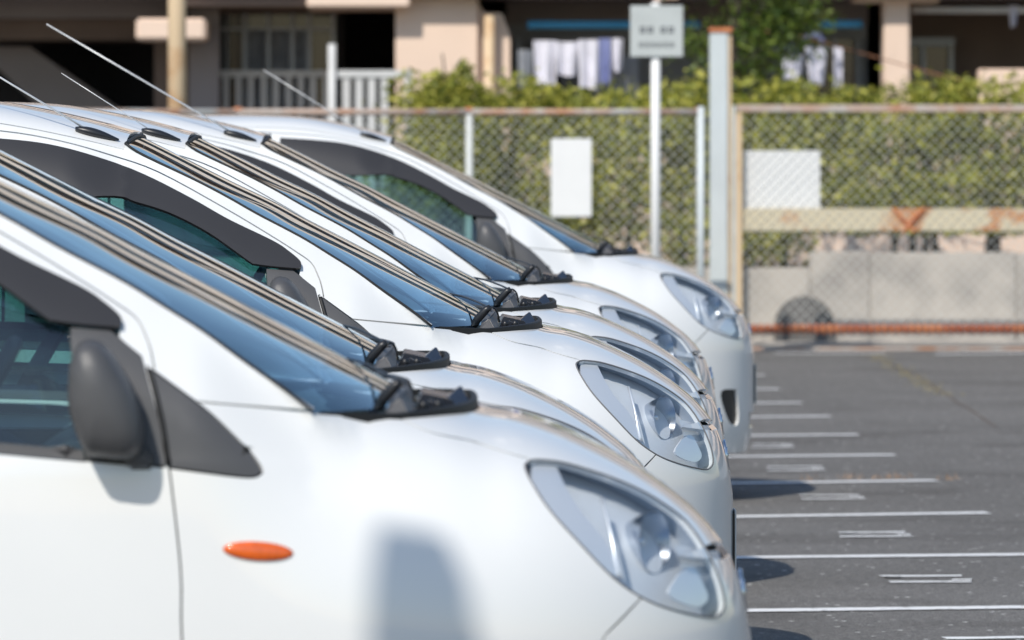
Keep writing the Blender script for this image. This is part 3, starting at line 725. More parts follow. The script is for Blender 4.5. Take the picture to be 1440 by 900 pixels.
M['darkshape'] = mat('round_top_shape', (0.15,0.145,0.14), 0.9, var=0.3, vscale=9)
M['bark'] = mat('bark', (0.07,0.055,0.045), 0.9, var=0.4, vscale=20)
M['blue'] = mat('blue_plastic', (0.06,0.32,0.55), 0.5)
M['cloth'] = mat('white_cloth', (0.78,0.77,0.86), 0.9, var=0.18, vscale=8)
M['clothblue'] = mat('blue_cloth', (0.30,0.34,0.62), 0.9, var=0.3, vscale=10)
M['dry'] = mat('dry_grass', (0.38,0.25,0.16), 0.9)
M['weed'] = mat('weed', (0.34,0.28,0.12), 0.9)
M['bark2'] = mat('cable_cover', (0.34,0.16,0.09), 0.8)
M['soil'] = mat('soil', (0.14,0.10,0.075), 0.95, var=0.4, vscale=6)
def leafmat(name, a, b, c):
    m = bpy.data.materials.new(name); m.use_nodes = True; t = m.node_tree; p = t.nodes['Principled BSDF']
    g = t.nodes.new('ShaderNodeNewGeometry'); r = t.nodes.new('ShaderNodeValToRGB')
    e = r.color_ramp.elements; e[0].color = (*a, 1); e[1].color = (*c, 1); e[0].position = 0; e[1].position = 1; q = e.new(0.5); q.color = (*b, 1)
    t.links.new(g.outputs['Random Per Island'], r.inputs[0]); t.links.new(r.outputs[0], p.inputs['Base Color'])
    p.inputs['Roughness'].default_value = 0.5
    tr = t.nodes.new('ShaderNodeBsdfTranslucent'); t.links.new(r.outputs[0], tr.inputs[0])
    mx = t.nodes.new('ShaderNodeMixShader'); mx.inputs[0].default_value = 0.3
    t.links.new(p.outputs[0], mx.inputs[1]); t.links.new(tr.outputs[0], mx.inputs[2]); t.links.new(mx.outputs[0], t.nodes['Material Output'].inputs[0])
    return m
M['leaf'] = leafmat('hedge_leaf', (0.09,0.12,0.02), (0.32,0.34,0.05), (0.62,0.58,0.12))
M['leafdark'] = leafmat('tree_leaf', (0.035,0.07,0.014), (0.09,0.15,0.022), (0.20,0.26,0.04))

# ---- ground with its painted lines
g = MB(); g.add([(-600,-120,0),(600,-120,0),(600,900,0),(-600,900,0)], [(0,1,2,3)])
ground = g.build('car_park_ground', 'asphalt', kind='structure', fixn=False)
def strip(name, x0, y0, x1, y1, wpx, z=0.004, m='line', rag=0.006, parent=ground):
    a = np.array((XX(x0, GD(y0)), GD(y0))); b = np.array((XX(x1, GD(y1)), GD(y1))); Ln = np.linalg.norm(b-a); n = max(2, int(Ln/0.04))
    d = (b-a)/Ln; nn = np.array((-d[1], d[0])); vs = []
    for i in range(n+1):
        p = a+(b-a)*i/n
        for s in (-1, 1): q = p+nn*s*(wpx/2+rnd.uniform(-rag, rag))+d*rnd.uniform(-rag, rag); vs.append((q[0], q[1], z))
    return MB().add(vs, [(2*i, 2*i+2, 2*i+3, 2*i+1) for i in range(n)]).build(name, m, parent, fixn=False)
for (x0, y0, x1, y1, wd) in [(560,866,1480,854.5,0.115),(560,790,1475,780.5,0.12),(560,735,1390,722,0.12),(560,687,1317,676.5,0.12),(560,648,1257,640.5,0.12),
        (560,618,1208,612,0.12),(560,592,1167,586,0.13),(560,572,1127,567,0.13),(560,551,1095,547.5,0.13),(560,531,1075,528,0.13),
        (1090,497.5,1245,497,0.13),(1315,498.5,1560,495,0.14),(1330,899,1560,896,0.08)]:
    strip('parking_line', x0, y0, x1, y1, wd)
for (xa, xb, xc, xd, ya, yb) in [(1240,1352,1251,1365,811.5,819.6),(1177,1273,1180,1284,750,755.5),(1124,1208,1126,1215,697.4,702.5),(1079,1158,1080,1160,657.5,662.5),(1058,1116,1057,1117,625.6,629.8)]:
    k = (ya-200)/611
    strip('bay_mark', xa, ya, xb, ya-0.5, 0.070, rag=0.008); strip('bay_mark', xc, yb, xd, yb-0.6, 0.070, rag=0.008)
    D = GD(ya); D2 = GD(yb)
    strip('bay_mark', xa+2, ya+1.2*k, xa+28*k, ya+1.6*k, 0.05, z=0.008, rag=0.01)
    strip('bay_mark', xd-26*k, yb-1.8*k, xd-1, yb-1.6*k, 0.06, z=0.008, rag=0.01)
# dry grass tufts on the fourth line and weeds along a crack
def tufts(name, spots, m, h, n, parent=ground):
    b = MB()
    for (x, y, sp) in spots:
        D = GD(y)
        for k in range(n):
            px_, py_ = XX(x, D)+rnd.normal(0, sp), D+rnd.normal(0, 0.06); a = rnd.uniform(0, 6.28); hh = h*rnd.uniform(0.3, 1); ln = rnd.uniform(0.2, 1.0)*hh; w_ = 0.003
            b.add([(px_-w_*math.sin(a), py_+w_*math.cos(a), 0.004), (px_+w_*math.sin(a), py_-w_*math.cos(a), 0.004), (px_+ln*math.cos(a), py_+ln*math.sin(a), hh)], [(0,1,2)])
    o = b.build(name, m, None, fixn=False); return o
tag(tufts('dry_grass', [(1205,674,0.05),(1222,674,0.05),(1140,677,0.04),(1255,674,0.05),(1265,673,0.04),(1332,675,0.03)], 'dry', 0.04, 14), 'dry orange grass tufts sprouting along a white parking line', 'grass', kind='stuff')
tag(tufts('weeds', [(1228+8*i, 502+4.4*i+rnd.uniform(-1.5,1.5), 0.05) for i in range(13)], 'weed', 0.03, 22), 'yellowish weeds growing along a crack in the asphalt', 'weeds', kind='stuff')
for i in range(12): pass
crk = MB(); cp = [(1200,499),(1232,505),(1262,516),(1290,530),(1318,548),(1345,565),(1400,600)]
cp = [(XX(x, GD(y)), GD(y)) for x, y in cp]; cp = cr(cp, 8); vs = []
for i, p in enumerate(cp): q = rnd.uniform(-0.01, 0.01, 2); vs += [(p[0]+q[0]-0.005, p[1]+q[1], 0.003), (p[0]+q[0]+0.005, p[1]+q[1], 0.003)]
crk.add(vs, [(2*i, 2*i+1, 2*i+3, 2*i+2) for i in range(len(cp)-1)]).build('crack', 'soil', ground, fixn=False)

# ---- fence and gate (about 41 m away)
DG = 42.7
def chain(mb, x0, x1, z0, z1, y, pitch=0.058, r=0.0022):
    H_ = z1-z0
    for sgn in (1, -1):
        s = x0-H_
        while s < x1+H_:
            xa, xb = (s, s+H_) if sgn > 0 else (s+H_, s); za, zb = z0, z1
            t0, t1 = 0.0, 1.0; dx = xb-xa
            for lim, sg2 in ((x0, 1), (x1, -1)):
                ta = (lim-xa)/dx
                if (dx > 0) == (sg2 > 0): t0 = max(t0, ta)
                else: t1 = min(t1, ta)
            if t1 > t0+0.01: mb.tube([(xa+dx*t0, y+sgn*r, z0+H_*t0), (xa+dx*t1, y+sgn*r, z0+H_*t1)], r, 4, False)
            s += pitch*1.42
fen = empty('chain_link_fence', (XX(640, DG), DG, 0), 'grey chain link fence with rusty top rail in front of the hedge', 'fence')
def child(o, p):
    o.parent = p; o.location = o.location-p.location; return o
xl, xr = XX(-260, DG), XX(988, DG)
mb = MB(); chain(mb, xl, xr, 0.06, ZZ(160, DG), DG); child(mb.build('chain_mesh', 'galv', fen, fixn=False, kind='stuff'), fen)
for a, b in ((xl, XX(335, DG)), (XX(335, DG), XX(660, DG)), (XX(660, DG), xr)):
    child(MB().tube([(a, DG, ZZ(157.5, DG)), (b, DG, ZZ(157.5, DG))], 0.024, 10).build('top_rail', 'galvrust', fen, smooth=True), fen)
child(MB().tube([(xl, DG, 0.06), (xr, DG, 0.06)], 0.02, 8).build('bottom_rail', 'galvrust', fen, smooth=True), fen)
for x in (10, 335, 660, 985):
    child(MB().tube([(XX(x, DG), DG+0.01, 0), (XX(x, DG), DG+0.01, ZZ(153, DG))], 0.028, 12).build('fence_post', 'galv', fen, smooth=True), fen)
    child(MB().tube([(XX(x, DG), DG+0.01, ZZ(156, DG)), (XX(x, DG), DG+0.01, ZZ(151, DG))], 0.033, 12).build('post_cap', 'rust', fen, smooth=True), fen)

gate = empty('sliding_gate', (XX(1240, DG), DG, 0), 'long rusty chain link sliding gate with a yellowish mid plank at right', 'gate')
gx0, gx1 = XX(1040, DG), XX(1640, DG)
mb = MB(); chain(mb, gx0, gx1, ZZ(460, DG), ZZ(156, DG), DG); child(mb.build('chain_mesh', 'galv', gate, fixn=False, kind='stuff'), gate)
child(MB().box(gx0-0.02, gx1, DG-0.03, DG+0.03, ZZ(158, DG), ZZ(147, DG)).build('top_rail', 'galvrust', gate, bevel=0.006), gate)
child(MB().box(gx0-0.025, gx0+0.018, DG-0.03, DG+0.03, 0.08, ZZ(159, DG)).build('gate_stile', M['tanpole'], gate, bevel=0.006), gate)
child(MB().box(gx0-0.055, gx0-0.027, DG-0.02, DG+0.03, 0.08, ZZ(148, DG)).build('gate_stile', 'galv', gate, bevel=0.006), gate)
child(MB().box(gx0+0.02, gx1, DG+0.008, DG+0.035, ZZ(325, DG), ZZ(293, DG)).build('mid_plank', 'rustband', gate, bevel=0.004), gate)
mb = MB(); zc = ZZ(463, DG)
for k in range(int((gx1-gx0)/0.05)):
    a = gx0+k*0.05; R_ = 0.032
    mb.tube([(a+0.028*t, DG+R_*math.cos(2*math.pi*t+0.3), zc+R_*math.sin(2*math.pi*t+0.3)) for t in np.linspace(0, 1, 9)], 0.012, 5, False)
child(mb.build('wire_coil', 'rust', gate, smooth=True, fixn=False, kind='stuff'), gate)
child(MB().tube([(gx0, DG, zc), (gx1, DG, zc)], 0.022, 10).build('bottom_rail', M['rustdark'], gate, smooth=True), gate)
for x in (1600,):
    child(MB().tube([(XX(x, DG), DG-0.012, 0.06), (XX(x, DG), DG+0.012, 0.06)], 0.06, 16).build('gate_wheel', 'rubber', gate, smooth=False), gate)
tk = MB().box(XX(1020, DG), gx1+2, DG-0.04, DG+0.04, 0, 0.02).build('gate_track', 'galvrust', None); tk['kind'] = 'structure'
# stay rods crossing on the mid plank
for (a, b) in (((1255,292),(1285,326)), ((1300,292),(1270,326))):
    child(MB().tube([(XX(a[0], DG), DG-0.01, ZZ(a[1], DG)), (XX(b[0], DG), DG-0.01, ZZ(b[1], DG))], 0.012, 6).build('stay_rod', 'rust', gate), gate)

pst = empty('gate_post', (XX(1012, 43.95), 43.95, 0), 'tall pale square gate post with a rusted top between fence and gate', 'post')
child(MB().box(XX(998, 43.95), XX(1023, 43.95), 43.88, 44.02, 0, ZZ(46, 43.95)).build('post_shaft', 'postpaint', pst, bevel=0.008), pst)
child(MB().box(XX(1023.4, 43.95), XX(1028, 43.95), 43.9, 44.02, 0, ZZ(44, 43.95)).build('post_edge', 'tanpole', pst), pst)
child(MB().box(XX(997, 43.95), XX(1029, 43.95), 43.87, 44.03, ZZ(45.6, 43.95), ZZ(39, 43.95)).build('post_cap', 'rust', pst, bevel=0.004), pst)
ps = MB().tube([(XX(986, 42.25), 42.25, 0), (XX(986, 42.25), 42.25, ZZ(150, 42.25))], 0.026, 12).build('latch_post', 'postpaint', None, smooth=True)
tag(ps, 'slim rust spotted pipe post just left of the tall pale gate post', 'post')
tp = MB().tube([(XX(249, 43.4), 43.4, 0), (XX(249, 43.4), 43.4, 5.2)], 0.068, 16).build('utility_pole', 'tanpole', None, smooth=True)
tag(tp, 'tan upright pole standing behind the far left car roofs', 'pole')

# ---- sign on a white pole
DS = 40.6
sg_ = empty('sign_post', (XX(922, DS), DS, 0), 'small grey rectangular sign on a slim white pole by the fence', 'sign')
child(MB().tube([(XX(922, DS), DS, 0), (XX(922, DS), DS, ZZ(4, DS))], 0.033, 14).build('pole', M['board'], sg_, smooth=True), sg_)
child(MB().tube([(XX(926, DS), DS, ZZ(3, DS)), (XX(926, DS), DS, ZZ(-8, DS))], 0.03, 12).build('finial', 'pink', sg_, smooth=True), sg_)
pl = child(MB().box(XX(886, DS), XX(960, DS), DS-0.05, DS-0.038, ZZ(80, DS), ZZ(8, DS)).build('sign_plate', 'signgrey', sg_, bevel=0.003), sg_)
pl.location = -sg_.location
def glyph(cx, cy, w_, h_):
    o = None
    mb = MB(); X = lambda x: XX(x, DS); Zs = lambda y: ZZ(y, DS); t = 0.8
    # one stroke figure: an E-like comb with a closing stem, all one connected prism
    x0, x1, y0, y1 = cx-w_/2, cx+w_/2, cy-h_/2, cy+h_/2
    P = [(x0,y0),(x1,y0),(x1,y1),(x0,y1),(x0,cy+t),(x1-2*t,cy+t),(x1-2*t,cy-t),(x0,cy-t)]
    mb.prism([(X(a), Zs(b)) for a, b in P], DS-0.0535, DS-0.0505); return mb.build('character', 'ink', pl)
for cx in (903, 914, 932, 943): glyph(cx, 42, 8, 9)
for k in range(6): glyph(901+8.6*k, 63, 6, 6)
bd = MB().box(XX(775, 42.6), XX(832, 42.6), 42.60, 42.615, ZZ(305, 42.6), ZZ(195, 42.6)).build('notice_board', 'board', None, bevel=0.004); tag(bd, 'upright blank white board hung on the fence left of the sign pole', 'board')
bd = MB().box(XX(1044, 42.8), XX(1153, 42.8), 42.76, 42.775, ZZ(300, 42.8), ZZ(212, 42.8)).build('notice_board', 'board', None, bevel=0.004); tag(bd, 'wide blank white board behind the mesh of the sliding gate', 'board')

# ---- concrete wall and a dark round-topped flat shape standing against it
DW = 44.2
wl = empty('concrete_wall', (XX(1200, DW), DW, 0), 'low grey concrete retaining wall behind the sliding gate', 'wall')
for (a, b, t) in ((-300,300,377),(303,700,377),(703,1000,377),(1003,1139.7,377),(1140,1223.6,354),(1224,1429.8,355.5),(1430.2,1640,356.5)):
    z1 = ZZ(t, DW); x0, x1 = XX(a, DW), XX(b, DW)
    child(MB().box(x0, x1, DW, DW+0.25, -0.02, z1).build('wall_panel', 'concrete', wl, bevel=0.012), wl)
child(MB().box(XX(1040, DW), XX(1640, DW), DW-0.5, DW, -0.02, 0.012).build('footing', 'concrete', wl), wl)
dc = MB(); n = 24; r = 0.225; cxx = XX(1131, DW-0.02); cz_ = ZZ(458, DW)
pts = [(cxx+r*math.cos(math.pi*i/n), cz_+r*math.sin(math.pi*i/n)) for i in range(n+1)]+[(cxx-r, 0.0), (cxx+r, 0.0)]
o = dc.prism(pts, DW-0.05, DW-0.003).build('round_top_shape', 'darkshape', None, bevel=0.006); tag(o, 'dark round topped shape against the concrete wall behind the gate', 'cover')
bk = MB().box(XX(-400, 43), XX(1700, 43), 44.46, 49.5, 0, 0.5).build('planting_bed', 'soil', None); bk['kind'] = 'structure'

# ---- leaves
def leaves(n, sampler, size, name, m, parent=None):
    C = np.array([sampler() for _ in range(n)]); s = size*rnd.uniform(0.6, 1.3, n)
    a = rnd.normal(size=(n, 3)); a[:,2] *= 0.7; a /= np.linalg.norm(a, axis=1)[:,None]; b = rnd.normal(size=(n, 3)); b -= a*np.sum(a*b, 1)[:,None]; b /= np.linalg.norm(b, axis=1)[:,None]
    V = np.stack([C-a*s[:,None], C+b*(s*0.45)[:,None], C+a*s[:,None], C-b*(s*0.45)[:,None]], 1).reshape(-1, 3)
    me = bpy.data.meshes.new(name); me.from_pydata(V.tolist(), [], [(4*i, 4*i+1, 4*i+2, 4*i+3) for i in range(n)]); me.materials.append(M[m])
    o = bpy.data.objects.new(name, me); COL.objects.link(o)
    if parent: o.parent = parent; o.location = -parent.location
    return o
HG = 45.9
hx0, hx1 = XX(560, HG), XX(1640, HG)
hd = empty('clipped_hedge', ((hx0+hx1)/2, HG, 0.5), 'long clipped yellow green hedge above the concrete wall behind the fence', 'hedge')
cl = [(rnd.uniform(hx0, hx1), rnd.uniform(HG-.5, HG+.5), rnd.uniform(0.85, 1.95)) for _ in range(520)]
cl = np.array(cl)
def hs():
    while True:
        c = cl[rnd.randint(len(cl))]; p = c+rnd.normal(0, 1, 3)*(0.11, 0.09, 0.09)
        xpx = HX+p[0]*F/HG
        zt = 2.0+0.05*math.sin(p[0]*3.1)+0.04*math.sin(p[0]*7.7+1)
        zb = 0.82 if xpx > 1145 else 0.5
        if zb-rnd.uniform(0, 0.05) < p[2] < zt+rnd.uniform(0, 0.06) or (p[2] < zt+0.2 and rnd.rand() < 0.03 and p[2] > 1): return p
cl[:,2] = rnd.uniform(0.6, 2.0, len(cl))
leaves(34000, hs, 0.036, 'foliage', 'leaf', hd)['kind'] = 'stuff'
def hi(): return np.array((rnd.uniform(hx0, hx1), rnd.uniform(HG-.15, HG+.3), rnd.uniform(0.84, 1.88)))
leaves(9000, hi, 0.045, 'inner_foliage', 'leaf', hd)['kind'] = 'stuff'
for x in (600, 700, 790, 880, 960, 1060, 1105, 1258, 1282, 1300, 1318, 1395, 1480, 1560):
    xx = XX(x, HG); r = 0.028 if x != 1395 else 0.06; j = rnd.uniform(-0.1, 0.1)
    child(MB().tube([(xx, HG, 0.45), (xx+j*0.3, HG, 0.75), (xx+j, HG, 1.15), (xx+j*1.6, HG+.05, 1.6)], [r*1.3, r, r*0.8, r*0.4], 8).build('trunk', 'bark', hd, smooth=True), hd)
bs = empty('round_shrub', (XX(640, 45.2), 45.2, 0.5), 'taller rounded green shrub at the left end of the hedge by the pink wall', 'shrub')
def bsx():
    while True:
        p = rnd.uniform(-1, 1, 3)
        if np.dot(p, p) < 1 and (np.dot(p, p) > 0.3): return np.array((XX(642, 45.3)+p[0]*0.36+rnd.normal(0, .02), 45.3+p[1]*0.3, 1.50+p[2]*0.62*(1+0.1*math.sin(p[0]*9))))
leaves(9000, bsx, 0.028, 'foliage', 'leaf', bs)['kind'] = 'stuff'
for (xx, hh) in ((622, 65), (653, 78)):
    child(MB().tube([(XX(640, 45.3), 45.3, 0.5), (XX(640, 45.3)+0.02, 45.3, 1.2), (XX(xx, 45.3), 45.3, ZZ(hh+10, 45.3))], [0.03, 0.02, 0.006], 6).build('stem', 'bark', bs, smooth=True), bs)
# tree in front of the building
DT = 47.6
tr = empty('garden_tree', (XX(1040, DT), DT, 0.5), 'leafy dark green tree behind the tall pale gate post', 'tree')
tx = XX(1035, DT)
child(MB().tube([(tx, DT, 0.45), (tx+0.03, DT, 1.3), (tx-0.02, DT, 2.2), (tx+0.05, DT, 3.2), (tx+0.1, DT, 4.2)], [0.09, 0.075, 0.06, 0.04, 0.015], 10).build('trunk', 'bark', tr, smooth=True), tr)
tips = []
for k in range(26):
    z0 = rnd.uniform(1.9, 4.0); a = rnd.uniform(0, 6.28); ln = rnd.uniform(0.3, 0.68); e = (tx+math.cos(a)*ln, DT+math.sin(a)*ln*0.8, z0+rnd.uniform(0.1, 0.5)); tips.append(e)
    child(MB().tube([(tx, DT, z0), ((tx+e[0])/2, (DT+e[1])/2, z0+0.12), e], [0.022, 0.014, 0.005], 6).build('limb', 'bark', tr, smooth=True), tr)
for e in [(XX(1115, DT), DT, 2.35), (XX(1125, DT), DT, 2.6), (XX(1000, DT), DT, 2.3), (XX(1080, DT), DT-.2, 2.45), (XX(1060, DT), DT, 2.1), (XX(1010, DT), DT, 1.95),(XX(1095, DT), DT, 2.62),(XX(1050, DT), DT, 2.55),(XX(1130, DT), DT, 2.5)]: tips += [e, e]
tips = np.array(tips)
def tsm():
    c = tips[rnd.randint(len(tips))]; return c+rnd.normal(0, 1, 3)*(0.13, 0.13, 0.09)
leaves(5200, tsm, 0.034, 'crown', 'leafdark', tr)['kind'] = 'stuff'

# ---- apartment building (50 m away)
DB = 50.0
bl = empty('apartment_building', (XX(700, DB), DB, 0), 'pale pink apartment block with balconies and dark recesses behind the hedge', 'building')
def bx(name, m, x0, x1, ya, yb, y0, y1, bev=0.0, world=False):
    X0, X1 = (x0, x1) if world else (XX(x0, DB), XX(x1, DB))
    return child(MB().box(X0, X1, y0, y1, min(ya, yb), max(ya, yb)).build(name, m, bl, bevel=bev), bl)
Z = lambda y: ZZ(y, DB)
# ground floor, left to right
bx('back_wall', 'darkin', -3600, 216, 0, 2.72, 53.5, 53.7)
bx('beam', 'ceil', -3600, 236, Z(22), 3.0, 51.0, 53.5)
bx('beam', 'brownshade', -3600, 210, Z(52), Z(22)-0.002, 51.3, 53.5)
st = MB().prism([(XX(-60, DB), Z(60)), (XX(20, DB), Z(60)), (XX(150, DB), Z(150)), (XX(150, DB), Z(200)), (XX(90, DB), Z(200))], 52.0, 53.2); child(st.build('stair_flight', 'ceil', bl), bl)
bx('wall', 'brownshade', 210, 300, 0, Z(22)-0.004, 51.0, 51.4)
bx('landing_end', 'pink', 194, 291, Z(57), Z(27), 49.6, 50.6, 0.02)
bx('pier', 'ceil', 262, 304, 0, 2.72, 50.7, 51.0)
bx('window_wall', 'brownshade', 300, 475, 0, Z(150), 51.5, 51.7)
bx('window_head', 'brownshade', 300, 475, Z(14), 2.80, 51.5, 51.7)
wf = bx('window', 'paneg', 316, 470, Z(150), Z(14), 51.62, 51.64)
for x in (300, 312, 338, 372, 407, 431, 466):
    bx('window_frame', 'alu', x-(3 if x != 312 else 1.5), x+(3 if x != 312 else 1.5), Z(160), Z(14)+0.001*x/300, 51.44, 51.53)
for x0, x1 in ((341, 369), (375, 404), (410, 428)):
    bx('curtain', 'curtain', x0, x1, Z(150), Z(38), 51.56, 51.58)
bx('window_frame', 'alu', 300, 470, Z(38), Z(34), 51.40, 51.435)
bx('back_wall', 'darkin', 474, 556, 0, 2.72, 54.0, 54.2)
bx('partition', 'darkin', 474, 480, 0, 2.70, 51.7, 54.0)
cp = bx('canopy', 'pink', 432, 576, Z(11), 2.95, 49.75, 51.5, 0.015)
bx('canopy', 'brownshade', 236, 431, Z(8), 2.95, 49.85, 51.5)  # shaded stretch of the slab, its shade put into the brown
bx('wall', 'pink', 556, 672, 0, 3.0, 50.0, 54.0, 0.01)
st = MB().prism([(XX(672.5, DB), 0), (XX(718, DB), 0), (XX(718, DB), Z(50)), (XX(706, DB), Z(18)), (XX(681, DB), Z(18)), (XX(672.5, DB), Z(2))], 50.1, 51.9); child(st.build('wing_wall', 'pink', bl, bevel=0.01), bl)
child(MB().tube([(XX(688, DB), 49.96, 0), (XX(688, DB), 49.96, Z(22))], 0.045, 12).build('downpipe', M['tanpole'], bl, smooth=True), bl)
# recess behind the washing
bx('back_wall', 'greywall', 718, 1243, 0, Z(28), 51.8, 52.0)
bx('lintel', 'ceil', 718, 1243, Z(28)+0.002, 3.0, 51.7, 52.0)
bx('window', 'paneg', 735, 800, 0.9, Z(62), 51.72, 51.74); bx('window', 'paneg', 1160, 1228, 0.9, Z(50), 51.72, 51.74)
for x in (735, 768, 800, 1160, 1195, 1228): bx('window_frame', 'alu', x-2.5, x+2.5, 0.9, Z(48), 51.66, 51.715)
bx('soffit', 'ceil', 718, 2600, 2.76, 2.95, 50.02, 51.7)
bx('stair_side', 'greywall', 840, 900, 0.6, Z(78), 50.4, 50.6)
# columns and right bay
bx('column', 'pink', 1243, 1279, 0, 2.75, 50.0, 50.35, 0.012)
bx('capital', 'pink', 1200, 1320, Z(3.5), 2.76, 49.93, 50.40, 0.01)
bx('back_wall', 'brownshade', 1279, 1900, 0, 2.76, 52.0, 52.2)
bx('window', 'paneg', 1286, 1364, 0.8, Z(52), 51.9, 51.93)
for x in (1284, 1325, 1366): bx('window_frame', 'whiterail' if x == 1366 else 'alu', x-3, x+3, 0.8, Z(48), 51.80, 51.895)
bx('window_frame', 'alu', 1281, 1370, Z(60), Z(48)+0.002, 51.74, 51.797)
bx('parapet', 'pink', 1376, 2100, 0, Z(97), 50.0, 50.15, 0.012)
bx('column', 'pink', 1640, 1680, 0, 2.75, 50.2, 50.5, 0.012)
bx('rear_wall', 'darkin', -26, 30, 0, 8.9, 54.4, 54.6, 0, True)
bx('terrace_wall', 'pink', 719, 1640, 0, 1.42, 49.75, 49.9, 0)
# upper storeys: parapets, recesses, party walls
for k in range(2):
    zf = 2.95+2.75*k
    for (a, b) in ((-26, -13.2), (-13, -3.8), (-3.6, 2.2), (2.4, 8.6), (8.8, 17.4), (17.6, 30)):
        rec = (a == -3.6 or a == -13)
        bx('balcony_parapet', 'pink', a, b, zf+0.02, zf+1.12, 49.8, 49.95, 0, True)
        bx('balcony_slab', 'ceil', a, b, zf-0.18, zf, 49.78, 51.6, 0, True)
        bx('upper_wall', 'greywall' if not rec else 'brownshade', a, b, zf+0.02, zf+2.55, 51.6, 51.8, 0, True)
        n = int((b-a)/3)
        for j in range(n):
            c = a+(j+0.5)*(b-a)/n; bx('window', 'paneg', c-0.85, c+0.85, zf+0.3, zf+2.1, 51.5, 51.59, 0, True)
    for x in (-26.1, -13.1, -3.7, 2.3, 8.7, 17.5, 30.1): bx('party_wall', 'pink', x-0.095, x+0.095, zf-0.2, zf+2.7, 49.85 if k % 2 else 49.86, 51.6, 0, True)
bx('roof_slab', 'pink', -26.5, 30.5, 2.95+5.5, 2.95+6.0, 49.5, 60, 0, True)
bx('ground_floor_wall', 'greywall', -26, XX(-3600, DB)-0.01, 0, 2.7, 51.0, 51.2, 0, True)
bx('ground_floor_wall', 'greywall', XX(2110, DB), 30, 0, 2.7, 51.0, 51.2, 0, True)
# white balustrade
rl = empty('balcony_railing', (XX(470, 49), 49, 0), 'white barred balustrade in front of the dark doorway at left', 'railing')
DR = 49.0
child(MB().box(XX(461, DR), XX(579, DR), DR-0.04, DR+0.04, ZZ(110, DR), ZZ(99, DR)).build('top_rail', 'whiterail', rl, bevel=0.008), rl)
child(MB().box(XX(461, DR), XX(579, DR), DR-0.03, DR+0.03, 0.45, 0.52).build('bottom_rail', 'whiterail', rl, bevel=0.008), rl)
for i in range(14):
    x = 540.5-17.8*i
    if x < 480: break
    child(MB().box(XX(x-5.5, DR), XX(x+5.5, DR), DR-0.025, DR+0.025, 0.521, ZZ(110.3, DR)).build('baluster', 'whiterail', rl), rl)
child(MB().box(XX(569, DR), XX(580.5, DR), DR-0.06, DR+0.055, 0, ZZ(98, DR)).build('end_post', 'whiterail', rl, bevel=0.01), rl)
child(MB().tube([(XX(467, DR), DR-0.07, 0), (XX(467, DR), DR-0.07, ZZ(62, DR))], 0.034, 12).build('stand_pipe', 'whiterail', rl, smooth=True), rl)
rl2 = empty('window_railing', (XX(380, 51.2), 51.2, 0), 'dim grey railing in the shade before the curtained window at left', 'railing')
child(MB().box(XX(305, 51.2), XX(466, 51.2), 51.17, 51.23, ZZ(108, 51.2), ZZ(99, 51.2)).build('top_rail', 'whiterail', rl2, bevel=0.006), rl2)
for i in range(9):
    x = 318+17.5*i; child(MB().box(XX(x-4, 51.2), XX(x+4, 51.2), 51.18, 51.22, 0.5, ZZ(108.3, 51.2)).build('baluster', 'whiterail', rl2), rl2)
# washing poles and laundry
def pole(x0, x1, y, m, lab, D=50.15, r=0.024):
    o = MB().tube([(XX(x0, D), D, ZZ(y, D)), (XX(x1, D), D, ZZ(y, D))], r, 10).build('washing_pole', m, None, smooth=True); tag(o, lab, 'washing pole')
pole(742, 984, 35, 'blue', 'long blue washing pole above the purple white laundry', r=0.035)
pole(1148, 1212, 34, 'blue', 'short blue washing pole right of the tree', r=0.035)
pole(1283, 1440+60, 14, 'whiterail', 'white washing pole hanging under the top right balcony', r=0.03)
def cloth(x0, x1, y0, y1, m, lab, cat='laundry', D=50.1, taper=0.85):
    n, k = 12, 8; vs = []; ph = rnd.uniform(0, 6)
    for side in (0, 1):
        for i in range(n+1):
            for j in range(k+1):
                t = i/n; s = j/k; xc = x0+(x1-x0)*t; xm = (x0+x1)/2; xw = xm+(xc-xm)*(1-(1-taper)*s)
                yy = D+0.03*math.sin(t*9+ph)*(0.3+s)+side*0.012
                vs.append((XX(xw, D), yy, ZZ(y0+(y1-y0)*s+1.5*math.sin(t*5+ph)*s, D)))
    N = (n+1)*(k+1); fs = []
    for s0 in (0, N):
        for i in range(n):
            for j in range(k): a = s0+i*(k+1)+j; fs.append((a, a+1, a+k+2, a+k+1))
    for j in range(k): fs.append((j, j+1, N+j+1, N+j)); b = n*(k+1); fs.append((b+j, b+j+1, N+b+j+1, N+b+j))
    o = MB().add(vs, fs).build('hanging_laundry', m, None, smooth=True); tag(o, lab, cat, 'laundry on the balconies')
cloth(750, 784, 57, 120, 'cloth', 'white towel hanging leftmost under the blue pole')
cloth(782, 815, 59, 106, 'cloth', 'white shirt hanging second from left under the blue pole')
cloth(813, 842, 56, 124, 'cloth', 'narrow white towel hanging in the middle under the blue pole')
cloth(842, 858, 54, 118, 'clothblue', 'narrow bluish cloth among the white washing under the blue pole')
cloth(860, 876, 54, 100, 'cloth', 'short white cloth hanging rightmost near the grey sign')
cloth(728, 748, 70, 122, 'curtain', 'pale grey cloth beside the wing wall left of the washing')
cloth(1100, 1130, 78, 112, 'cloth', 'white garment low beside the tree on the blue clip hanger')
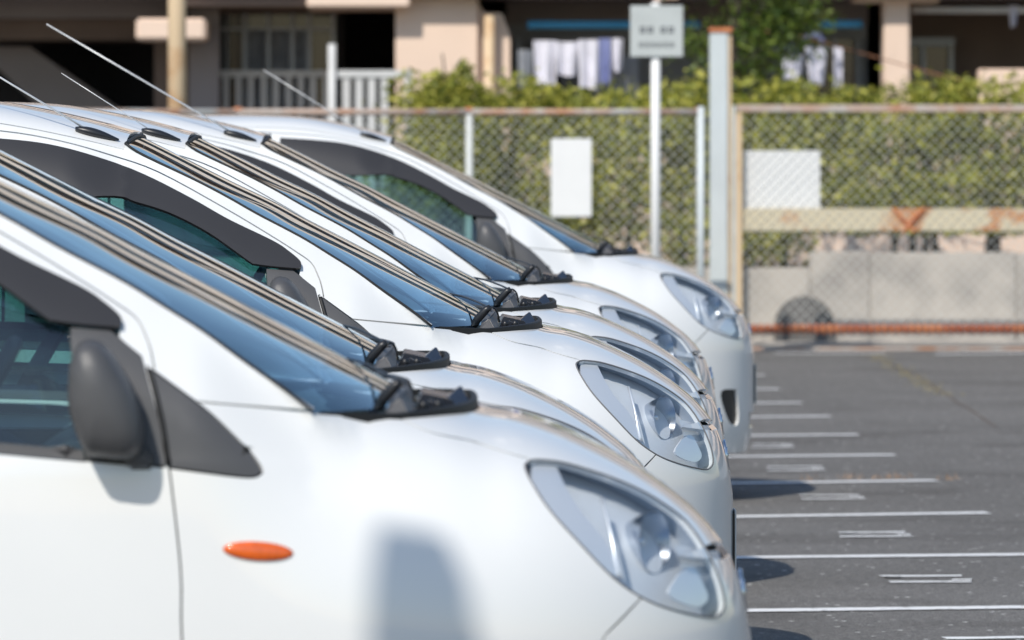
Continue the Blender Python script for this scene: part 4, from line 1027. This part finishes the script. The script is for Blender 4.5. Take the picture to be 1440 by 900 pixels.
cloth(1132, 1164, 66, 118, 'cloth', 'bunched white garments under the blue clips right of the tree', taper=0.6)
cloth(1172, 1185, 66, 124, 'cloth', 'narrow white towel rightmost beside the bunched garments', taper=0.9)
cloth(1418, 1432, 8, 38, 'cloth', 'small pale cloth on the white pole at top right', taper=0.4)
for (x, y, lab) in ((1106, 68, 'lower blue clip hanger beside the tree'), (1144, 52, 'upper blue clip hanger above the bunched garments')):
    o = MB().tube([(XX(x-13, 50.05), 50.05, ZZ(y+4, 50)), (XX(x-4, 50.05), 50.05, ZZ(y-3, 50)), (XX(x+6, 50.05), 50.05, ZZ(y-2, 50)), (XX(x+14, 50.05), 50.05, ZZ(y+8, 50))], 0.028, 8).build('clip_hanger', 'clothblue', None, smooth=True); tag(o, lab, 'hanger')
cb = MB().tube([(XX(1040, 48.4), 48.4, ZZ(38, 48.4)), (XX(1130, 48.4), 48.4, ZZ(52, 48.4)), (XX(1230, 48.4), 48.4, ZZ(80, 48.4)), (XX(1330, 48.4), 48.4, ZZ(108, 48.4)), (XX(1480, 48.4), 48.4, ZZ(145, 48.4))], 0.006, 6).build('garden_cable', 'bark2', None, smooth=True)
tag(cb, 'thin orange cable sloping down across the building at right', 'cable')

# ---- unseen box on a post, added to cast the shadow on the nearest car
def along_sun(xp, yp, D, dist):
    p = Vector((XX(xp, D), D, ZZ(yp, D))); return p-SUN*dist
pc = along_sun(590, 880, 9.9, 7.2)
cs = empty('shadow_caster', (pc.x, pc.y, 0), 'unseen grey box on a post added to shadow the nearest car', 'shadow caster')
child(MB().box(pc.x-0.055, pc.x+0.055, pc.y-0.06, pc.y+0.06, pc.z-0.5, pc.z+0.14).build('caster_box', 'galv', cs, bevel=0.01), cs)
child(MB().box(pc.x+0.055, pc.x+0.085, pc.y-0.05, pc.y+0.05, pc.z-0.5, pc.z+0.03).build('caster_side', 'galv', cs, bevel=0.01), cs)
child(MB().tube([(pc.x, pc.y, 0), (pc.x, pc.y, pc.z-0.49)], 0.04, 12).build('post', 'galv', cs, smooth=True), cs)  # carries only the added shadow box
